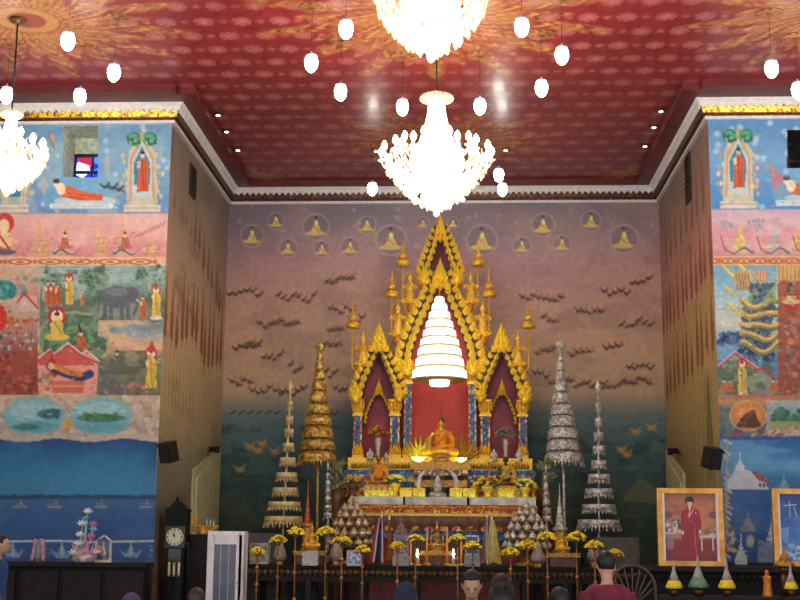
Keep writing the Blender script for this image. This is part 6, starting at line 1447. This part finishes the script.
def lady(c):
    c.grad(-1, -1, 101, 126, [(0, (170, 96, 76)), (30, (196, 120, 88)), (60, (196, 150, 110)), (84, (180, 120, 90)), (86, (150, 50, 56)), (125, (130, 40, 50))])
    c.ell(50, 40, 60, 44, (206, 130, 90), .6, .3); c.ell(50, 34, 52, 40, (150, 84, 70), .5, ring=.06); c.cloud(0, 0, 100, 40, 16, 12, (160, 80, 70), .5)
    c.ell(8, 40, 10, 7, (120, 60, 80), .8, .3); c.ell(92, 40, 9, 7, (120, 60, 80), .8, .3); c.blobs(2, 50, 34, 72, 60, 3, [(230, 226, 220), (110, 120, 90), (220, 150, 160), (80, 70, 70)], 2); c.blobs(76, 66, 98, 76, 24, 2.6, [(220, 200, 180), (120, 110, 80), (190, 110, 110)], 3)
    c.rect(4, 72, 22, 76, (210, 200, 210)); c.rect(7, 76, 19, 104, (170, 130, 150), .8); c.rect(66, 78, 94, 82, (226, 214, 210)); [c.rect(x, 82, x+3, 106, (220, 206, 206)) for x in (68, 88)]
    c.poly([(34, 122), (33, 70), (35, 50), (40, 32), (46, 26), (55, 26), (64, 31), (67, 50), (64, 72), (68, 122)], (176, 30, 52), 1, (150, 24, 50)); c.line([(57, 64), (60, 122)], 1.6, (214, 120, 130)); c.line([(46, 70), (44, 122)], 1.2, (130, 16, 40)); c.line([(50, 28), (48, 44), (56, 30)], 1.6, (240, 220, 200)); c.line([(40, 40), (62, 62)], 1.2, (206, 90, 90)); c.ell(61, 36, 2, 2, (240, 230, 230))
    c.line([(38, 34), (35, 56), (37, 70)], 6, (170, 28, 50)); c.line([(64, 34), (67, 56), (66, 68)], 6, (170, 28, 50)); c.ell(36, 73, 2.4, 4, (240, 206, 180)); c.ell(67, 71, 2.4, 4, (240, 206, 180))
    c.line([(50, 20), (50, 28)], 5, (236, 200, 176)); c.ell(50, 16, 5.2, 6.8, (240, 206, 182)); c.ell(50, 10.5, 7, 5, (30, 24, 30)); c.ell(44.5, 14, 1.8, 5, (30, 24, 30)); c.ell(55.5, 14, 1.8, 5, (30, 24, 30)); c.ell(48, 15.5, .8, .6, (40, 30, 30)); c.ell(52.2, 15.5, .8, .6, (40, 30, 30)); c.ell(50, 19.6, 1.5, .7, (190, 60, 70))
    c.grad(-1, 108, 101, 126, [(108, (160, 50, 60)), (125, (120, 36, 50))], .35)
def bluep(c):
    c.grad(-1, -1, 101, 126, [(0, (44, 76, 150)), (60, (60, 110, 200)), (125, (50, 120, 210))]); c.cloud(0, 0, 100, 125, 24, 24, (90, 150, 220), .6)
    c.line([(12, 22), (34, 20)], 2, (200, 220, 240)); c.line([(22, 14), (22, 44)], 1.6, (180, 210, 240)); c.line([(30, 24), (34, 44)], 1.6, (180, 210, 240)); c.poly([(4, 64), (20, 62), (16, 92), (8, 92)], (150, 190, 230), .7)
    c.ell(62, 30, 9, 12, (236, 206, 180)); c.ell(62, 20, 10, 7, (40, 40, 50)); c.poly([(40, 126), (44, 54), (56, 42), (70, 42), (84, 54), (90, 126)], (226, 232, 244)); c.line([(62, 44), (64, 120)], 2, (170, 180, 210)); c.blobs(10, 92, 60, 122, 60, 3, [(150, 200, 240), (90, 150, 220), (220, 230, 240)], 9)
portrait(658.5, 722, 488.5, 566, 18.8, 'gold-framed portrait of a standing woman in a long crimson dress', lady)
portrait(774.5, 838, 489, 566, 18.6, 'gold-framed blue portrait cut off by the right edge', bluep)
zc_ = at(690, 566, 18.8).z; x0, x1 = at(640, 570, 18.8).x, at(900, 570, 18.8).x
t = thing('carved_console', ((x0+x1)/2, 18.85, 0), 'dark carved console table under the framed portraits', 'console table')
MB().box(((x0+x1)/2, 18.9, zc_-.035), (x1-x0, .7, .07)).out('tabletop', DARK, t); MB().box(((x0+x1)/2, 18.95, (zc_-.07)/2), (x1-x0-.12, .5, zc_-.07)).out('carcass', DARK2, t)
m = MB()
for k in range(40): m.leaf((x0+(x1-x0)*(k+.5)/40, 18.66, zc_-.09), -pi/2, .14, .1, .02)
m.out('carved_apron', DARK, t)
# front rail with small offerings
zr = at(720, 596, 17.0).z; x0, x1 = at(655, 590, 17).x, at(870, 590, 17).x
t = thing('low_dark_table', ((x0+x1)/2, 17, 0), 'low dark table carrying cone offerings before the portraits', 'table'); MB().box(((x0+x1)/2, 17, zr-.03), (x1-x0, .5, .06)).out('tabletop', DARK, t)
for x in (x0+.1, (x0+x1)/2, x1-.1):
    for y in (16.82, 17.18): MB().box((x, y, (zr-.06)/2), (.07, .07, zr-.06)).out('leg', DARK, t)
CW_ = mat('white cone cloth', (200, 200, 196), .6, 0, (150, 150, 150), 24)
def cone(px, y0, y1, r, label, body, skirt, Y=17.0):
    a, b = at(px, y0, Y), at(px, y1, Y); a.z = max(a.z, zr); h = b.z-a.z; R = r*Y/F_PX; t = thing('cone_offering', (a.x, Y, zr), label, 'offering', 'cone offerings on the low table')
    MB().lathe([(R*.5, 0), (R*.62, h*.15), (R*.3, h*.2)], (a.x, Y, a.z), 14).out('bowl', BRONZE, t); MB().lathe([(R, h*.2), (R*1.05, h*.25), (R*.7, h*.42)], (a.x, Y, a.z), 16, lobes=8, amp=.08).out('petal_skirt', skirt, t)
    MB().lathe([(R*.68, h*.42), (R*.35, h*.62), (R*.16, h*.75), (R*.2, h*.8), (.003, h)], (a.x, Y, a.z), 14).out('cone', body, t)
    if a.z > zr+.01: MB().lathe([(R*.6, 0), (R*.4, a.z-zr)], (a.x, Y, zr), 12).out('foot', BRONZE, t)
cone(674.5, 597, 560, 7.5, 'white and yellow cone offering before the portrait\'s left corner', CW_, YELLOWF)
cone(699, 600, 556, 9, 'greenish three-tiered cone offering before the middle of the portrait', CW_, mat('pale green cloth', (110, 150, 120), .6))
cone(727.5, 598, 558, 7.5, 'white and yellow cone offering before the portrait\'s right corner', CW_, YELLOWF)
cone(791.5, 596, 562, 6, 'yellow and white cone offering under the blue portrait', CW_, YELLOWF)
cone(785, 572, 545, 9, 'tall orange-gold cone offering overlapping the blue portrait\'s lower corner', ORANGEF, OLDGOLD, 17.3)
a = at(768, 600, 16.9); t = thing('bronze_figure', (a.x, 16.9, zr), 'slim bronze figure on the low table below the gap between portraits', 'statue'); u = .34
m = MB().tube([(a.x, 16.9, zr), (a.x, 16.9, zr+.5*u), (a.x, 16.9, zr+.75*u), (a.x, 16.9, zr+.8*u)], [.2*u, .14*u, .18*u, .06*u], 10).sph((a.x, 16.9, zr+.9*u), (.09*u, .09*u, .12*u))
m.out('body', ORANGEGOLD, t, voxel=.012)

# ================================================================ people
SKIN = mat('skin', (206, 160, 130), .5, 0, (196, 148, 118), 6); HAIR = mat('black hair', (26, 22, 24), .5, 0, (14, 12, 14), 60, .3)
def person(x, y, top, face, shirt, trous, label, hair='short', pose='stand', bow=0.0, hairm=HAIR, S=None):
    """face: direction in radians they look to (0 = away from the viewer). top: height of the head's top"""
    t = thing('person', (0, 0, 0), label, 'person'); full = 1.0
    if pose == 'stand': k = top/1.70; hip = .9*k; kn = [(.1, .02, .5), (.1, .0, .09)]
    else: k = top/1.30; hip = .47*k; kn = None
    sh = hip+.50*k; neck = hip+.56*k; f = 1                      # +y local is forward
    lean = bow*.18
    body = MB(); cl = MB(); tr = MB()
    def V(a, b, c): return Vector((a*k, b*k, c))
    spine = [V(0, 0, hip), V(0, .0, hip+.14*k), V(0, lean*.4, hip+.3*k), V(0, lean*.8, sh-.06*k), V(0, lean, sh+.02*k)]
    body.tube(spine, [.13*k, .115*k, .13*k, .135*k, .08*k], 12); cl.tube(spine, [.16*k, .145*k, .155*k, .155*k, .09*k], 14)
    for s in (-1, 1): cl.sph(V(s*.1, lean*.9, sh-.05*k), (.1*k, .1*k, .08*k)); body.sph(V(s*.1, lean*.9, sh-.05*k), (.085*k, .085*k, .07*k))
    nk = V(0, lean+.01, neck); hc = V(0, lean+.05+bow*.06, neck+.135*k-bow*.02)
    body.tube([V(0, lean, sh), nk, hc], [.06*k, .052*k, .055*k], 10)
    R = Matrix.Rotation(-bow*.5, 3, 'X')
    def Hd(a, b, c): return hc+R @ Vector((a*k, b*k, c*k))
    body.sph(hc, (.076*k, .095*k, .118*k), n=18, R=R); body.sph(Hd(0, .045, -.06), (.05*k, .05*k, .05*k), R=R)
    body.tube([Hd(0, .085, .02), Hd(0, .112, -.022), Hd(0, .092, -.03)], [.01*k, .017*k, .012*k], 8)
    for s in (-1, 1):
        body.sph(Hd(s*.078, -.005, -.005), (.012*k, .022*k, .034*k), R=R); body.sph(Hd(s*.03, .08, .028), (.022*k, .014*k, .008*k), R=R)
    body.sph(Hd(0, .09, -.058), (.024*k, .014*k, .008*k), R=R)
    # arms with joined hands or hanging
    for s in (-1, 1):
        if pose == 'stand' and bow < .3: el, wr = V(s*.24, .02, sh-.33*k), V(s*.25, .1, sh-.57*k); hd = Vector((0, .15, -1)).normalized()
        else: el, wr = V(s*.23, .1, sh-.27*k), V(s*.03, .3, sh-.16*k); hd = Vector((0, .35, 1)).normalized()
        shp = V(s*.175, lean*.9, sh-.05*k)
        body.tube([shp, el, wr], [.052*k, .042*k, .028*k], 10); cl.tube([shp, shp.lerp(el, .85)], [.072*k, .066*k], 12)
        body.sph(wr+hd*.05*k, (.022*k, .038*k, .05*k)); 
        for q, (o_, L) in enumerate(((-.026, .062), (-.009, .075), (.009, .07), (.025, .055))):
            b0 = wr+hd*.085*k+Vector((0, o_*k, 0)); body.tube([b0-hd*.02*k, b0+hd*L*.5*k, b0+hd*L*k+Vector((-s*.012*k, 0, 0))], [.0095*k, .0085*k, .007*k], 6)
        b0 = wr+hd*.02*k; body.tube([b0, b0+Vector((-s*.01*k, .04*k, 0))+hd*.03*k, b0+Vector((-s*.015*k, .045*k, 0))+hd*.065*k], [.013*k, .011*k, .008*k], 6)
        if pose == 'stand': L_ = [V(s*.09, 0, hip-.02), V(s*.1, .015, hip*.52), V(s*.1, -.01, .09*k)]; ft = [V(s*.1, -.03, .05*k), V(s*.12, .15, .035*k)]
        else: L_ = [V(s*.09, 0, hip-.02), V(s*.12, .06, .09*k), V(s*.12, -.3, .07*k)]; ft = [V(s*.12, -.3, .06*k), V(s*.12, -.46, .035*k)]
        body.tube(L_, [.08*k, .055*k, .04*k], 10); body.tube(ft, [.042*k, .03*k], 8); tr.tube([L_[0]+Vector((0, 0, .06*k))]+L_[1:], [.115*k, .085*k, .07*k], 12)
    tr.sph(V(0, 0, hip), (.165*k, .14*k, .12*k))
    body.out('body', SKIN, t, voxel=.0085); cl.out('shirt', shirt, t, voxel=.014); tr.out('trousers', trous, t, voxel=.016)
    m = MB(); m.sph(Hd(0, -.014, .028), (.086*k, .1*k, .104*k), n=18, R=R)
    if hair == 'long': m.tube([Hd(0, -.03, .03), Hd(0, -.06, -.08), Hd(0, -.08, -.24)], [.09*k, .095*k, .06*k], 14)
    elif hair == 'bun': m.sph(Hd(0, -.1, .06), (.045*k, .045*k, .045*k), n=12)
    h = m.out('hair', hairm, t)
    e = MB()
    for s in (-1, 1): e.sph(Hd(s*.03, .091, .012), (.009*k, .006*k, .005*k), n=8)
    e.out('eyes', BLACK, t)
    # open the front of the hair: keep it behind the face
    me = h.data; 
    import bmesh
    bm = bmesh.new(); bm.from_mesh(me); RI = R.inverted()
    for v in bm.verts:
        q = RI @ (v.co-hc)
        if q.y > .03*k and q.z < .055*k: v.co = hc+R @ Vector((q.x*.8, .03*k, q.z*.9+.0*k))
    bm.to_mesh(me); bm.free()
    t.location = (x, y, 0); t.rotation_euler = (0, 0, face)
    return t
def cloth(nm, c, c2=None): return mat(nm, c, .8, 0, c2, 12, .1)
MAROON, NAVY, BLACKC, PURPC, BLUEC, GREYC = cloth('maroon cloth', (130, 36, 62)), cloth('navy cloth', (34, 38, 66)), cloth('black cloth', (26, 24, 28)), cloth('purple cloth', (96, 70, 120)), cloth('blue cloth', (40, 80, 150)), cloth('grey trousers', (60, 58, 62))
def put(px, ytop, Y): q = at(px, ytop, Y); return q.x, q.z
x, z = put(607, 553, 10.0); person(x, 10.0, z, 0, MAROON, GREYC, 'person in a maroon shirt with short dark hair, seen from behind at right', bow=.2)
x, z = put(471.5, 566, 11.5); person(x, 11.5, z, pi, BLACKC, BLACKC, 'person in black facing the viewer with head bowed', pose='kneel', bow=.9)
x, z = put(502, 573, 9.5); person(x, 9.5, z, .1, BLACKC, BLACKC, 'person with long black hair seen from behind, beside the bowed one', hair='long', pose='kneel')
x, z = put(406, 581, 9.5); person(x, 9.5, z, 0, NAVY, BLACKC, 'person with dark navy head covering seen from behind, low in the middle', pose='kneel', hairm=NAVY, hair='long')
x, z = put(-2, 536, 14.5); person(x, 14.5, z, -1.3, BLUEC, GREYC, 'person in a blue shirt standing at the left edge', pose='stand')
x, z = put(131, 592, 9.5); person(x, 9.5, z, .1, PURPC, BLACKC, 'person in purple kneeling low near the clock, seen from behind', pose='kneel', hairm=PURPC, hair='bun')
x, z = put(196, 587, 10.6); person(x, 10.6, z, 0, GREYC, BLACKC, 'person with dark brown hair kneeling low below the clock', pose='kneel', hairm=mat('brown hair', (70, 46, 44), .5))
x, z = put(560, 586, 9.8); person(x, 9.8, z, 0, BLACKC, BLACKC, 'person with black hair kneeling left of the maroon shirt', pose='kneel')
# a cane chair back behind the man in maroon
Y = 11.5; a = at(632, 565, Y); t = thing('cane_chair', (a.x, Y, 0), 'round-backed pale cane chair right of the maroon shirt', 'chair')
m = MB(); R = .2
for k in range(9):
    an = pi*k/8; m.tube([(a.x, Y, a.z-.36), (a.x+R*cos(an)*.9, Y, a.z-.2+R*sin(an)*.9)], .008, 5)
m.tube([(a.x-R, Y, a.z-.5)]+[(a.x+R*cos(pi-pi*k/10), Y, a.z-.2+R*sin(pi*k/10)) for k in range(11)]+[(a.x+R, Y, a.z-.5)], .014, 6)
m.out('backrest', mat('cane', (84, 72, 58), .6), t); MB().box((a.x, Y-.2, .45), (.44, .44, .05)).out('seat', WOOD, t)
for sx in (-1, 1):
    for y in (Y-.4, Y): MB().tube([(a.x+sx*.2, y, 0), (a.x+sx*.2, y, (a.z-.45) if y == Y else .44)], .016, 6).out('leg', WOOD, t)
